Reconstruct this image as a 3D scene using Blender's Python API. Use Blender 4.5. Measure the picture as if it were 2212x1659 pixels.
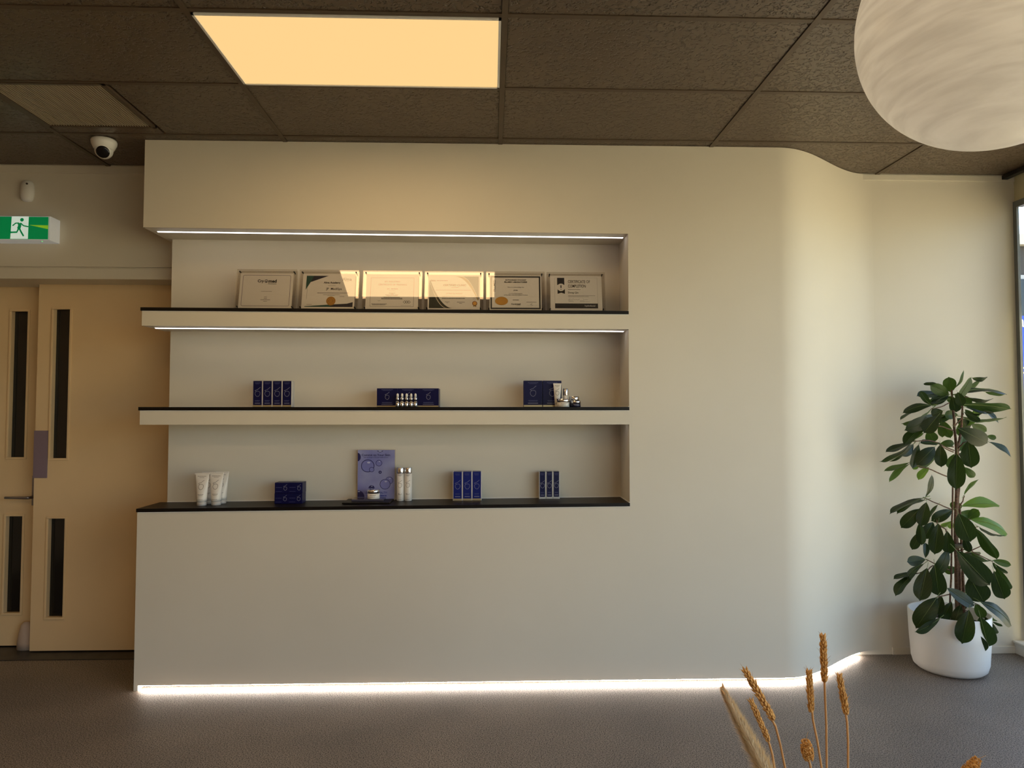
import bpy, math, random
from mathutils import Vector, Matrix
import numpy as np

random.seed(7)
SC = bpy.context.scene
COL = SC.collection
for o in list(bpy.data.objects):
    bpy.data.objects.remove(o)

# ------------------------------------------------------------------ camera
CAM_H = 1.5066
F_PX, YAW, PITCH, ROLL = 1497.5, 0.0310, 0.0388, 0.00015
IMG_W, IMG_H = 2212, 1659
_fw = Vector((math.sin(YAW) * math.cos(PITCH), math.cos(YAW) * math.cos(PITCH), math.sin(PITCH)))
_rt = Vector((math.cos(YAW), -math.sin(YAW), 0))
_up = _rt.cross(_fw)
_rt, _up = _rt * math.cos(ROLL) + _up * math.sin(ROLL), -_rt * math.sin(ROLL) + _up * math.cos(ROLL)
CAM = Vector((0, 0, CAM_H))
SC.cycles.max_bounces = 6
SC.cycles.diffuse_bounces = 3
SC.cycles.glossy_bounces = 3
SC.cycles.transmission_bounces = 4
SC.cycles.transparent_max_bounces = 12
SC.cycles.use_denoising = True
SC.cycles.caustics_reflective = False
SC.cycles.caustics_refractive = False
SC.cycles.adaptive_threshold = 0.02
cam_data = bpy.data.cameras.new('camera')
cam = bpy.data.objects.new('camera', cam_data)
COL.objects.link(cam)
cam_data.sensor_fit = 'HORIZONTAL'
cam_data.sensor_width = 36
cam_data.lens = 36 * F_PX / IMG_W
cam_data.clip_start = 0.05
cam_data.clip_end = 500
m3 = Matrix((_rt, _up, -_fw)).transposed()
cam.matrix_world = Matrix.Translation(CAM) @ m3.to_4x4()
SC.camera = cam

# ------------------------------------------------------------------ world, sun, exposure
vs = SC.view_settings
vs.view_transform = 'Standard'
vs.look = 'None'
vs.gamma = 1
vs.use_curve_mapping = False
vs.exposure = 0.0
SKY_STRENGTH = 0.74
world = bpy.data.worlds.new('sky')
SC.world = world
world.use_nodes = True
wn, wl = world.node_tree.nodes, world.node_tree.links
wn.clear()
w_out = wn.new('ShaderNodeOutputWorld')
w_bg = wn.new('ShaderNodeBackground')
w_sky = wn.new('ShaderNodeTexSky')
w_sky.sky_type = 'NISHITA'
w_sky.sun_disc = False
w_sky.sun_elevation = math.radians(48)
w_sky.sun_rotation = math.radians(0)
w_sky.air_density = 1.0
w_sky.dust_density = 1.0
w_tc = wn.new('ShaderNodeTexCoord')
w_map = wn.new('ShaderNodeMapping')
w_map.inputs['Scale'].default_value = (1, 1, 2.2)
w_noise = wn.new('ShaderNodeTexNoise')
w_noise.inputs['Scale'].default_value = 5.0
w_noise.inputs['Detail'].default_value = 6
w_ramp = wn.new('ShaderNodeValToRGB')
w_ramp.color_ramp.elements[0].position = 0.51
w_ramp.color_ramp.elements[1].position = 0.70
w_mix = wn.new('ShaderNodeMix')
w_mix.data_type = 'RGBA'
w_mix.inputs['B'].default_value = (5.5, 5.6, 5.8, 1)
wl.new(w_tc.outputs['Generated'], w_map.inputs['Vector'])
wl.new(w_map.outputs['Vector'], w_noise.inputs['Vector'])
wl.new(w_noise.outputs['Fac'], w_ramp.inputs['Fac'])
wl.new(w_ramp.outputs['Color'], w_mix.inputs['Factor'])
wl.new(w_sky.outputs['Color'], w_mix.inputs['A'])
wl.new(w_mix.outputs['Result'], w_bg.inputs['Color'])
w_bg.inputs['Strength'].default_value = SKY_STRENGTH
wl.new(w_bg.outputs['Background'], w_out.inputs['Surface'])

sun_d = bpy.data.lights.new('sun', 'SUN')
sun_d.energy = 24.0
sun_d.color = (1.0, 0.93, 0.80)
sun_d.angle = math.radians(0.6)
sun = bpy.data.objects.new('sun', sun_d)
COL.objects.link(sun)
# rays travel towards -Y, along the glazing, and down: the shop's own walls keep them out of the room
sun.rotation_euler = Vector((0.03, -0.62, -0.78)).to_track_quat('-Z', 'Y').to_euler()

PANEL_POWER = 9.0          # watts of each ceiling panel
PANEL_COLOR = (1.0, 0.67, 0.33)

# ------------------------------------------------------------------ main dimensions (metres)
HC = 3.009          # ceiling
YF = 3.851          # front face of the display wall
YN = 4.12           # back of the niches
YB = 4.2814         # back wall
XL, XN = -1.917, 0.774
XG = 3.346          # glazed wall on the right
X_LEFT, Y_REAR = -4.4, -4.2
GX0, GY0 = 0.0532, 2.580   # ceiling grid origin


def lin(a, b):
    return lambda x: a + (b - a) * (x - XL) / (XN - XL)


Z_SOFFIT = lin(2.519, 2.505)
Z_UP = lin(2.0747, 2.0668)      # upper shelf board
Z_UPB = lin(1.9739, 1.965)
Z_MID = lin(1.5275, 1.5288)
Z_MIDB = lin(1.431, 1.431)
Z_LEDGE = lin(0.9755, 0.9965)


def at(px, py, Y):
    """world point on the plane Y seen at a pixel of the photograph"""
    d = _fw + _rt * ((px - IMG_W / 2) / F_PX) - _up * ((py - IMG_H / 2) / F_PX)
    return CAM + d * (Y / d.y)


def wx(px, Y, py=900):
    return at(px, py, Y).x


# ------------------------------------------------------------------ materials
def s2l(c):
    return tuple((v / 12.92 if v <= 0.04045 else ((v + 0.055) / 1.055) ** 2.4) for v in [x / 255 for x in c])


MATS = {}


def mat(name, rgb, rough=0.5, metal=0.0, spec=0.5, lin_rgb=False, emit=None, emit_s=1.0, coat=0.0):
    if name in MATS:
        return MATS[name]
    m = bpy.data.materials.new(name)
    m.use_nodes = True
    b = m.node_tree.nodes['Principled BSDF']
    c = rgb if lin_rgb else s2l(rgb)
    b.inputs['Base Color'].default_value = (*c, 1)
    b.inputs['Roughness'].default_value = rough
    b.inputs['Metallic'].default_value = metal
    b.inputs['Specular IOR Level'].default_value = spec
    b.inputs['Coat Weight'].default_value = coat
    if emit:
        b.inputs['Emission Color'].default_value = (*emit, 1)
        b.inputs['Emission Strength'].default_value = emit_s
    MATS[name] = m
    return m


def nodes_of(m):
    return m.node_tree.nodes, m.node_tree.links, m.node_tree.nodes['Principled BSDF']


def add_noise(m, scale, lo, hi, detail=4, bump=0.0, dist=0.002, p0=0.3, p1=0.7, bscale=None):
    n, l, b = nodes_of(m)
    tc = n.new('ShaderNodeTexCoord')
    nz = n.new('ShaderNodeTexNoise')
    nz.inputs['Scale'].default_value = scale
    nz.inputs['Detail'].default_value = detail
    l.new(tc.outputs['Object'], nz.inputs['Vector'])
    r = n.new('ShaderNodeValToRGB')
    r.color_ramp.elements[0].position = p0
    r.color_ramp.elements[1].position = p1
    r.color_ramp.elements[0].color = (*lo, 1)
    r.color_ramp.elements[1].color = (*hi, 1)
    l.new(nz.outputs['Fac'], r.inputs['Fac'])
    l.new(r.outputs['Color'], b.inputs['Base Color'])
    if bump:
        bn = n.new('ShaderNodeBump')
        bn.inputs['Strength'].default_value = bump
        bn.inputs['Distance'].default_value = dist
        src = nz
        if bscale:
            src = n.new('ShaderNodeTexNoise')
            src.inputs['Scale'].default_value = bscale
            src.inputs['Detail'].default_value = 3
            l.new(tc.outputs['Object'], src.inputs['Vector'])
        l.new(src.outputs['Fac'], bn.inputs['Height'])
        l.new(bn.outputs['Normal'], b.inputs['Normal'])


M_WALL = mat('warm white wall paint', (222, 215, 200), 0.55, spec=0.35)
add_noise(M_WALL, 1.2, s2l((219, 212, 197)), s2l((225, 218, 203)), 3, bump=0.05, dist=0.0006, bscale=260)
M_DOOR = mat('cream door paint', (236, 208, 164), 0.45, spec=0.4)
add_noise(M_DOOR, 2.0, s2l((232, 204, 160)), s2l((240, 212, 168)), 4, bump=0.05, dist=0.0008, bscale=160)
M_BLACK = mat('black shelf laminate', (22, 18, 16), 0.42, spec=0.22)
add_noise(M_BLACK, 30, s2l((16, 12, 11)), s2l((22, 17, 15)), 3)
M_WHITE = mat('white plastic', (232, 230, 226), 0.4)
M_WHITE_TRIM = mat('white sealant', (240, 238, 232), 0.5)
M_GREYFRAME = mat('grey window frame', (120, 124, 126), 0.4, metal=0.3)
M_DARKTRIM = mat('dark ceiling track', (30, 27, 25), 0.5)
M_CHROME = mat('polished chrome', (225, 225, 228), 0.12, metal=1.0)
M_STEEL = mat('brushed steel', (150, 145, 148), 0.35, metal=0.9)
M_PLATE = mat('mauve steel push plate', (138, 122, 140), 0.4, metal=0.15)
M_NAVY = mat('navy carton print', (10, 13, 66), 0.35, spec=0.25)
M_NAVY2 = mat('royal blue carton print', (16, 32, 112), 0.32, spec=0.3)
M_SILVERCARD = mat('silver carton edge', (205, 203, 200), 0.35, metal=0.4)
M_GOLDBAND = mat('pale gold foil band', (205, 190, 150), 0.3, metal=0.6)
M_PRINT_S = mat('silver print', (150, 154, 176), 0.4)
M_PRINT_F = mat('faint blue grey print', (74, 80, 124), 0.5)
M_PRINT_D = mat('dark grey print', (58, 52, 50), 0.6)
M_PRINT_M = mat('mid grey print', (120, 112, 106), 0.6)
M_PRINT_K = mat('black print', (16, 13, 13), 0.6)
M_PRINT_W = mat('white print', (225, 220, 214), 0.6)
M_PAPER = mat('certificate paper', (226, 220, 212), 0.7)
M_TUBE = mat('white tube plastic', (226, 221, 214), 0.35, spec=0.5)
M_TUBECAP = mat('pale grey cap plastic', (186, 184, 182), 0.35)
M_GOLD = mat('gold foil', (178, 132, 52), 0.35, metal=0.35)
M_PEG = mat('black peg', (14, 12, 11), 0.5)
M_LED = mat('led strip diffuser', (255, 250, 250), 0.5, emit=(1.0, 0.93, 0.93), emit_s=5.0)
M_LEDF = mat('floor led strip', (255, 240, 225), 0.5, emit=(1.0, 0.88, 0.78), emit_s=60.0)
M_PANEL = mat('warm light diffuser', (60, 48, 34), 0.9, spec=0.1, emit=(1.0, 0.655, 0.275), emit_s=1.0)
M_NAVYJAR = mat('navy jar', (20, 22, 52), 0.2)
M_SOIL = mat('dark potting soil', (38, 28, 22), 0.95)
add_noise(M_SOIL, 60, s2l((24, 18, 14)), s2l((58, 44, 34)), 4, bump=0.6, dist=0.01)
M_POT = mat('matt white ceramic', (232, 230, 226), 0.42)
M_STEM = mat('brown bark', (92, 66, 48), 0.8)
add_noise(M_STEM, 90, s2l((66, 46, 34)), s2l((122, 90, 66)), 4, bump=0.5, dist=0.002)
M_WHEAT = mat('dried wheat', (214, 166, 98), 0.8)
add_noise(M_WHEAT, 180, s2l((184, 134, 72)), s2l((232, 186, 118)), 3)
M_STRAW = mat('dried straw stem', (204, 156, 104), 0.7)
M_PAMPAS = mat('pampas fluff', (250, 230, 196), 0.9)
M_VASE = mat('grey stoneware', (150, 142, 132), 0.6)
M_WOOD = mat('pale oak', (176, 142, 104), 0.5)


def glass_mat(name, tint=(1, 1, 1), ior=1.5, rough=0.0):
    m = bpy.data.materials.new(name)
    m.use_nodes = True
    n, l = m.node_tree.nodes, m.node_tree.links
    n.clear()
    out = n.new('ShaderNodeOutputMaterial')
    tr = n.new('ShaderNodeBsdfTransparent')
    tr.inputs['Color'].default_value = (*tint, 1)
    gl = n.new('ShaderNodeBsdfGlossy')
    gl.inputs['Roughness'].default_value = rough
    fr = n.new('ShaderNodeFresnel')
    # a thin sheet reflects alike on both of its faces
    ge = n.new('ShaderNodeNewGeometry')
    mi = n.new('ShaderNodeMix')
    mi.inputs['A'].default_value = ior
    mi.inputs['B'].default_value = 1 / ior
    l.new(ge.outputs['Backfacing'], mi.inputs['Factor'])
    l.new(mi.outputs['Result'], fr.inputs['IOR'])
    mx = n.new('ShaderNodeMixShader')
    l.new(fr.outputs['Fac'], mx.inputs['Fac'])
    l.new(tr.outputs['BSDF'], mx.inputs[1])
    l.new(gl.outputs['BSDF'], mx.inputs[2])
    l.new(mx.outputs['Shader'], out.inputs['Surface'])
    MATS[name] = m
    return m


M_GLASS = glass_mat('window glass', (0.95, 0.97, 0.96), 1.45)
M_ACRYLIC = glass_mat('clear acrylic', (0.96, 0.94, 0.91), 2.25)
M_ACREDGE = mat('acrylic edge glow tint', (214, 196, 160), 0.25, spec=0.6)  # pale warm colour stands in for light glowing in the edges
M_DOORGLASS = mat('dark door glass', (16, 17, 18), 0.12, spec=0.6)

# floor: sealed concrete with fine dark and pale aggregate
M_FLOOR = mat('sealed speckled concrete', (120, 112, 104), 0.5, spec=0.45)
_n, _l, _b = nodes_of(M_FLOOR)
_tc = _n.new('ShaderNodeTexCoord')
_na = _n.new('ShaderNodeTexNoise'); _na.inputs['Scale'].default_value = 190; _na.inputs['Detail'].default_value = 1.5
_nb = _n.new('ShaderNodeTexNoise'); _nb.inputs['Scale'].default_value = 2.2; _nb.inputs['Detail'].default_value = 5
_l.new(_tc.outputs['Object'], _na.inputs['Vector']); _l.new(_tc.outputs['Object'], _nb.inputs['Vector'])
_ra = _n.new('ShaderNodeValToRGB')
_e = _ra.color_ramp.elements
_e[0].position = 0.35; _e[0].color = (*s2l((18, 15, 13)), 1)
_e[1].position = 0.66; _e[1].color = (*s2l((158, 148, 139)), 1)
_x = _ra.color_ramp.elements.new(0.43); _x.color = (*s2l((108, 99, 91)), 1)
_rb = _n.new('ShaderNodeValToRGB')
_rb.color_ramp.elements[0].position = 0.3; _rb.color_ramp.elements[0].color = (0.8, 0.8, 0.8, 1)
_rb.color_ramp.elements[1].position = 0.7; _rb.color_ramp.elements[1].color = (1.1, 1.08, 1.05, 1)
_mx = _n.new('ShaderNodeMix'); _mx.data_type = 'RGBA'; _mx.blend_type = 'MULTIPLY'; _mx.inputs['Factor'].default_value = 1
_l.new(_na.outputs['Fac'], _ra.inputs['Fac']); _l.new(_nb.outputs['Fac'], _rb.inputs['Fac'])
_l.new(_ra.outputs['Color'], _mx.inputs['A']); _l.new(_rb.outputs['Color'], _mx.inputs['B'])
_l.new(_mx.outputs['Result'], _b.inputs['Base Color'])
_bp = _n.new('ShaderNodeBump'); _bp.inputs['Strength'].default_value = 0.08; _bp.inputs['Distance'].default_value = 0.001
_l.new(_na.outputs['Fac'], _bp.inputs['Height']); _l.new(_bp.outputs['Normal'], _b.inputs['Normal'])

# ceiling tile: painted fissured mineral board
M_TILE = mat('brown painted fissured tile', (90, 74, 58), 0.34, spec=0.6)
_n, _l, _b = nodes_of(M_TILE)
_tc = _n.new('ShaderNodeTexCoord')
_na = _n.new('ShaderNodeTexNoise'); _na.inputs['Scale'].default_value = 56; _na.inputs['Detail'].default_value = 2.0
_na.inputs['Distortion'].default_value = 0.6
_l.new(_tc.outputs['Object'], _na.inputs['Vector'])
_ra = _n.new('ShaderNodeValToRGB')
_ra.color_ramp.elements[0].position = 0.40
_ra.color_ramp.elements[1].position = 0.47
_l.new(_na.outputs['Fac'], _ra.inputs['Fac'])
_bp = _n.new('ShaderNodeBump'); _bp.inputs['Strength'].default_value = 1.0; _bp.inputs['Distance'].default_value = 0.013
_l.new(_ra.outputs['Color'], _bp.inputs['Height']); _l.new(_bp.outputs['Normal'], _b.inputs['Normal'])
M_TBAR = mat('brown painted grid bar', (84, 70, 56), 0.45, spec=0.4)


# ------------------------------------------------------------------ mesh building
class MB:
    def __init__(self):
        self.v, self.f, self.m, self.s = [], [], [], []

    def add(self, verts, faces, m=0, smooth=False):
        k = len(self.v)
        self.v += [tuple(p) for p in verts]
        for f in faces:
            self.f.append(tuple(i + k for i in f)); self.m.append(m); self.s.append(smooth)
        return self

    def hexa(self, p, m=0):
        return self.add(p, [(0, 3, 2, 1), (4, 5, 6, 7), (0, 1, 5, 4), (1, 2, 6, 5), (2, 3, 7, 6), (3, 0, 4, 7)], m)

    def box(self, x0, x1, y0, y1, z0, z1, m=0):
        return self.hexa([(x0, y0, z0), (x1, y0, z0), (x1, y1, z0), (x0, y1, z0),
                          (x0, y0, z1), (x1, y0, z1), (x1, y1, z1), (x0, y1, z1)], m)

    def slab(self, x0, x1, y0, y1, zb, zt, m=0):
        """box whose bottom and top heights are functions of x"""
        return self.hexa([(x0, y0, zb(x0)), (x1, y0, zb(x1)), (x1, y1, zb(x1)), (x0, y1, zb(x0)),
                          (x0, y0, zt(x0)), (x1, y0, zt(x1)), (x1, y1, zt(x1)), (x0, y1, zt(x0))], m)

    def prism(self, poly, ext, m=0, smooth_sides=False):
        """poly: 3D points, ext: vector"""
        n = len(poly)
        e = Vector(ext)
        a = [Vector(p) for p in poly]
        self.add(a + [p + e for p in a], [tuple(range(n - 1, -1, -1)), tuple(range(n, 2 * n))], m)
        k = len(self.v) - 2 * n
        for i in range(n):
            j = (i + 1) % n
            self.f.append((k + i, k + j, k + n + j, k + n + i)); self.m.append(m); self.s.append(smooth_sides)
        return self

    def lathe(self, prof, n=24, c=(0, 0, 0), m=0, sx=1, sy=1, smooth=True, axis=None):
        ring = []
        for r, z in prof:
            ring.append([(r * sx * math.cos(2 * math.pi * i / n), r * sy * math.sin(2 * math.pi * i / n), z) for i in range(n)])
        pts = [p for r in ring for p in r]
        if axis is not None:
            q = Vector((0, 0, 1)).rotation_difference(Vector(axis)).to_matrix()
            pts = [tuple(q @ Vector(p)) for p in pts]
        pts = [(p[0] + c[0], p[1] + c[1], p[2] + c[2]) for p in pts]
        fs = []
        for k in range(len(prof) - 1):
            for i in range(n):
                j = (i + 1) % n
                fs.append((k * n + i, k * n + j, (k + 1) * n + j, (k + 1) * n + i))
        self.add(pts, fs, m, smooth)
        kk = len(self.v) - len(pts)
        if prof[0][0] > 1e-6:
            self.f.append(tuple(kk + i for i in range(n - 1, -1, -1))); self.m.append(m); self.s.append(False)
        if prof[-1][0] > 1e-6:
            e = kk + (len(prof) - 1) * n
            self.f.append(tuple(e + i for i in range(n))); self.m.append(m); self.s.append(False)
        return self

    def tube(self, pts, rad, n=8, m=0):
        pts = [Vector(p) for p in pts]
        if not isinstance(rad, (list, tuple)):
            rad = [rad] * len(pts)
        rings = []
        for i, p in enumerate(pts):
            t = (pts[min(i + 1, len(pts) - 1)] - pts[max(i - 1, 0)]).normalized()
            a = t.cross(Vector((0.13, 0.97, 0.2)))
            if a.length < 1e-4:
                a = t.cross(Vector((1, 0, 0)))
            a.normalize()
            b = t.cross(a)
            rings.append([p + (a * math.cos(2 * math.pi * k / n) + b * math.sin(2 * math.pi * k / n)) * rad[i] for k in range(n)])
        vs_ = [q for r in rings for q in r]
        fs = []
        for k in range(len(pts) - 1):
            for i in range(n):
                j = (i + 1) % n
                fs.append((k * n + i, k * n + j, (k + 1) * n + j, (k + 1) * n + i))
        fs.append(tuple(range(n - 1, -1, -1)))
        e = (len(pts) - 1) * n
        fs.append(tuple(e + i for i in range(n)))
        return self.add(vs_, fs, m, True)

    def flat(self, pts, place, m=0):
        """a flat polygon of 2D points placed by place(u, v) -> 3D"""
        return self.add([place(u, v) for u, v in pts], [tuple(range(len(pts)))], m)

    def disc(self, u, v, ru, rv, place, m=0, n=24, a0=0, a1=2 * math.pi):
        return self.flat([(u + ru * math.cos(a0 + (a1 - a0) * i / n), v + rv * math.sin(a0 + (a1 - a0) * i / n)) for i in range(n)], place, m)

    def stroke(self, pts, w, place, m=0, closed=False):
        n = len(pts)
        P = [Vector((p[0], p[1])) for p in pts]
        L, R = [], []
        for i in range(n):
            if closed:
                a, b = P[(i - 1) % n], P[(i + 1) % n]
            else:
                a, b = P[max(i - 1, 0)], P[min(i + 1, n - 1)]
            t = (b - a)
            t = t.normalized() if t.length > 1e-9 else Vector((1, 0))
            nn = Vector((-t.y, t.x)) * (w / 2)
            L.append(P[i] + nn); R.append(P[i] - nn)
        vv = [place(p.x, p.y) for p in L] + [place(p.x, p.y) for p in R]
        fs = []
        for i in range(n if closed else n - 1):
            j = (i + 1) % n
            fs.append((n + i, n + j, j, i))
        return self.add(vv, fs, m)

    def ring(self, u, v, ru, rv, w, place, m=0, n=28, a0=0.0, a1=2 * math.pi):
        closed = abs(a1 - a0 - 2 * math.pi) < 1e-6
        k = n if closed else n + 1
        pts = [(u + ru * math.cos(a0 + (a1 - a0) * i / n), v + rv * math.sin(a0 + (a1 - a0) * i / n)) for i in range(k)]
        return self.stroke(pts, w, place, m, closed)

    def text(self, s, u, v, width, place, m=0, align='c', bold=0.0, rot=0.0, height=None):
        vv, ff = text_mesh(s, bold)
        us = [p[0] for p in vv]; vs2 = [p[1] for p in vv]
        w0 = max(us) - min(us)
        k = width / w0
        kv = k if height is None else height / 0.7
        cu = {'c': (max(us) + min(us)) / 2, 'l': min(us), 'r': max(us)}[align]
        cr, sr = math.cos(rot), math.sin(rot)
        out = []
        for a, b in vv:
            a2, b2 = (a - cu) * k, (b - 0.35) * kv
            out.append(place(u + a2 * cr - b2 * sr, v + a2 * sr + b2 * cr))
        return self.add(out, ff, m)

    def bars(self, u, v, width, h, place, m=0, align='c', words=None):
        """a line of print too small to read: short dashes of word length"""
        x0 = {'c': u - width / 2, 'l': u, 'r': u - width}[align]
        x = x0
        rnd = random.Random(int((u * 13 + v * 7) * 1000) & 65535)
        while x < x0 + width - h:
            wl_ = min(h * rnd.uniform(1.6, 4.6), x0 + width - x)
            self.flat([(x, v - h / 2), (x + wl_, v - h / 2), (x + wl_, v + h / 2), (x, v + h / 2)], place, m)
            x += wl_ + h * 0.4
        return self

    def build(self, name, mats, parent=None, bevel=0.0, seg=2):
        me = bpy.data.meshes.new(name)
        me.from_pydata(self.v, [], self.f)
        for m in (mats if isinstance(mats, (list, tuple)) else [mats]):
            me.materials.append(m)
        me.polygons.foreach_set('material_index', self.m)
        me.polygons.foreach_set('use_smooth', self.s)
        me.update()
        o = bpy.data.objects.new(name, me)
        COL.objects.link(o)
        o.parent = parent
        if bevel:
            b = o.modifiers.new('bevel', 'BEVEL')
            b.width = bevel; b.segments = seg; b.limit_method = 'ANGLE'
        return o


_TXT = {}


def text_mesh(s, bold):
    key = (s, bold)
    if key not in _TXT:
        cu = bpy.data.curves.new('lettering', 'FONT')
        cu.body = s
        cu.size = 1.0
        cu.offset = bold
        cu.resolution_u = 3
        ob = bpy.data.objects.new('lettering', cu)
        COL.objects.link(ob)
        me = bpy.data.meshes.new_from_object(ob)
        vv = [(p.co.x, p.co.y) for p in me.vertices]
        ff = [tuple(p.vertices) for p in me.polygons]
        bpy.data.objects.remove(ob)
        bpy.data.meshes.remove(me)
        bpy.data.curves.remove(cu)
        _TXT[key] = (vv, ff)
    return _TXT[key]


def tag(o, label, cat, group=None):
    o['label'] = label
    o['category'] = cat
    if group:
        o['group'] = group
    return o


def thing(name, label, cat, loc=(0, 0, 0), rotz=0.0, group=None):
    o = bpy.data.objects.new(name, None)
    o.empty_display_size = 0.05
    COL.objects.link(o)
    o.location = loc
    o.rotation_euler = (0, 0, rotz)
    return tag(o, label, cat, group)


def struct(o):
    o['kind'] = 'structure'
    return o


def copy_tree(src, loc, label, rotz=0.0):
    r = src.copy(); COL.objects.link(r)
    r.location = loc; r.rotation_euler = (0, 0, rotz); r['label'] = label
    for ch in src.children:
        c = ch.copy(); COL.objects.link(c); c.parent = r
        for g in ch.children:
            d = g.copy(); COL.objects.link(d); d.parent = c
    return r


# ================================================================== THE ROOM
struct(MB().box(X_LEFT, XG + 0.1, Y_REAR, 4.9, -0.12, 0).build('floor', M_FLOOR))
M_THRESH = mat('dark slate threshold', (44, 42, 40), 0.45)
add_noise(M_THRESH, 14, s2l((34, 32, 31)), s2l((58, 55, 52)), 5)
thr = struct(MB().box(X_LEFT, XL + 0.05, 4.335, 4.75, 0.0, 0.004).build('floor_threshold', M_THRESH))

# ---- display wall with the niches and the curved right end
w = MB()
w.slab(XL, XN, YF, YB, Z_SOFFIT, lambda x: HC)                       # band above the niches
w.box(-1.88, XN, YN, YB, 0.9, 2.55)                                  # back of the niches
w.slab(XL, XN, YF, YB, lambda x: 0.03, lambda x: Z_LEDGE(x) - 0.02)  # panel below the ledge
w.box(XL, XL + 0.022, YF, YB, 0.0, 0.03)                             # left foot
NS = 40
curve = []
for i in range(NS + 1):
    x = 1.64 + (2.42 - 1.64) * i / NS
    t = (x - 1.64) / (2.42 - 1.64)
    curve.append((x, YF + (YB - YF) * t * t * (3 - 2 * t)))
prof = [(XN, YF)] + curve
k0 = len(w.v)
for (x, y) in prof:
    w.v += [(x, y, 0.03), (x, y, HC)]
for i in range(len(prof) - 1):
    w.f.append((k0 + 2 * i, k0 + 2 * i + 2, k0 + 2 * i + 3, k0 + 2 * i + 1)); w.m.append(0); w.s.append(i >= 1)
w.add([(XN, YF, 0.03), (XN, YF, HC), (XN, YB, HC), (XN, YB, 0.03)], [(0, 1, 2, 3)])
w.add([(x, y, 0.03) for x, y in prof] + [(XN, YB, 0.03)], [tuple(range(len(prof), -1, -1))])
w.prism([(XL + 0.022, YF + 0.09, 0.0)] + [(x - 0.012, y + 0.075, 0.0) for x, y in curve[:30]] + [(2.20, YB, 0.0), (XL + 0.022, YB, 0.0)], (0, 0, 0.0298))   # recessed plinth
struct(w.build('wall_center', M_WALL))

# ---- back wall, with the door opening on the left
w = MB()
XD0, XD1 = -4.05, -1.95
w.box(X_LEFT, XD0, YB, 4.9, 0, HC + 0.02)
w.box(XD1, XG, YB, 4.9, 0, HC + 0.02)
w.box(XD0, XD1, YB, 4.9, 2.386, HC + 0.02)
w.box(XD0, XD1, YB + 0.012, 4.9, 2.31, 2.386)
w.box(XD0, XD1, 4.75, 4.9, 0, 2.31)
struct(w.build('wall_back', M_WALL))
struct(MB().box(XD0, XD1 + 0.07, YB - 0.006, YB + 0.013, 2.309, 2.376).build('trim_1', M_WALL, bevel=0.002))
M_CORN = M_WALL
struct(MB().box(X_LEFT, XL, YB - 0.007, YB, 2.961, HC).build('trim_2', M_CORN, bevel=0.002))
struct(MB().box(2.36, XG, YB - 0.007, YB, 2.9715, HC).build('trim_3', M_CORN, bevel=0.002))
struct(MB().box(2.487, 3.265, YB - 0.010, YB, 0, 0.046).build('baseboard_back', M_WALL, bevel=0.003))

# ---- left wall and rear wall (behind the photographer)
M_WALL2 = mat('brown unseen wall', (176, 146, 112), 0.55)  # unseen walls, browned to cut and warm the bounced light
add_noise(M_WALL2, 5.0, s2l((164, 134, 102)), s2l((188, 158, 122)), 6)
struct(MB().box(X_LEFT - 0.1, X_LEFT, Y_REAR - 0.1, 4.9, 0, HC + 0.12).build('wall_left', M_WALL2))
RX0, RX1 = 1.7, 3.25      # added window behind the photographer, lets in frontal daylight
w = MB().box(X_LEFT, RX0, Y_REAR - 0.1, Y_REAR, 0, HC + 0.12).box(RX1, XG + 0.1, Y_REAR - 0.1, Y_REAR, 0, HC + 0.12)
w.box(RX0, RX1, Y_REAR - 0.1, Y_REAR, 2.84, HC + 0.12).box(RX0, RX1, Y_REAR - 0.1, Y_REAR, 0, 0.08)
struct(w.build('wall_rear', M_WALL2))
rw = struct(MB().box(RX0, RX1, Y_REAR - 0.06, Y_REAR - 0.05, 0.08, 2.84).build('window_7', M_GLASS))
rf = MB()
for x in (RX0, (RX0 + RX1) / 2 - 0.025, RX1 - 0.05):
    rf.box(x, x + 0.05, Y_REAR - 0.08, Y_REAR - 0.03, 0.08, 2.84)
rf.build('window_frame', M_GREYFRAME, rw)

# ---- glazed right wall
w = MB()
w.box(XG, XG + 0.1, Y_REAR, YB, 2.84, HC + 0.02)                             # header
w.box(XG - 0.01, XG + 0.07, 4.10, 4.185, 0.07, 2.84)                  # added post, out of view, keeps light off the wall by the corner
struct(w.build('wall_right', mat('beige window surround', (206, 196, 160), 0.5)))
kerb = MB().box(3.265, XG + 0.1, Y_REAR, YB, 0, 0.066)
kerb.box(3.255, XG + 0.1, Y_REAR, YB, 0.066, 0.079)
struct(kerb.build('trim_4', M_WHITE, bevel=0.003))
struct(MB().box(3.262, 3.30, Y_REAR, YB, HC - 0.026, HC - 0.001).build('trim_5', M_DARKTRIM))
wf = MB()
wf.box(XG - 0.012, XG + 0.004, 4.252, YB, 0.079, 2.84)
wf.box(XG - 0.012, XG + 0.03, 4.185, 4.252, 2.80, 2.84)
wy = [4.10, 2.3, 0.68, -0.94, -2.56, Y_REAR]
for i, y in enumerate(wy):
    wf.box(XG - 0.012, XG + 0.05, y - 0.045 if i == 0 else y - 0.025, y if i == 0 else y + 0.025, 0.079, 2.84)
wf.box(XG - 0.012, XG + 0.05, Y_REAR, 4.10, 2.79, 2.84)
wf.box(XG - 0.012, XG + 0.05, Y_REAR, 4.10, 0.079, 0.13)
win = struct(MB().box(XG - 0.002, XG + 0.006, 4.185, 4.252, 0.079, 2.80).build('window_1', M_GLASS))
wfo = wf.build('window_frame', M_GREYFRAME, win)
for i in range(len(wy) - 1):
    struct(MB().box(XG + 0.010, XG + 0.02, wy[i + 1] + 0.025, wy[i] - 0.025, 0.13, 2.79).build('window_%d' % (i + 2), M_GLASS))

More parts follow.
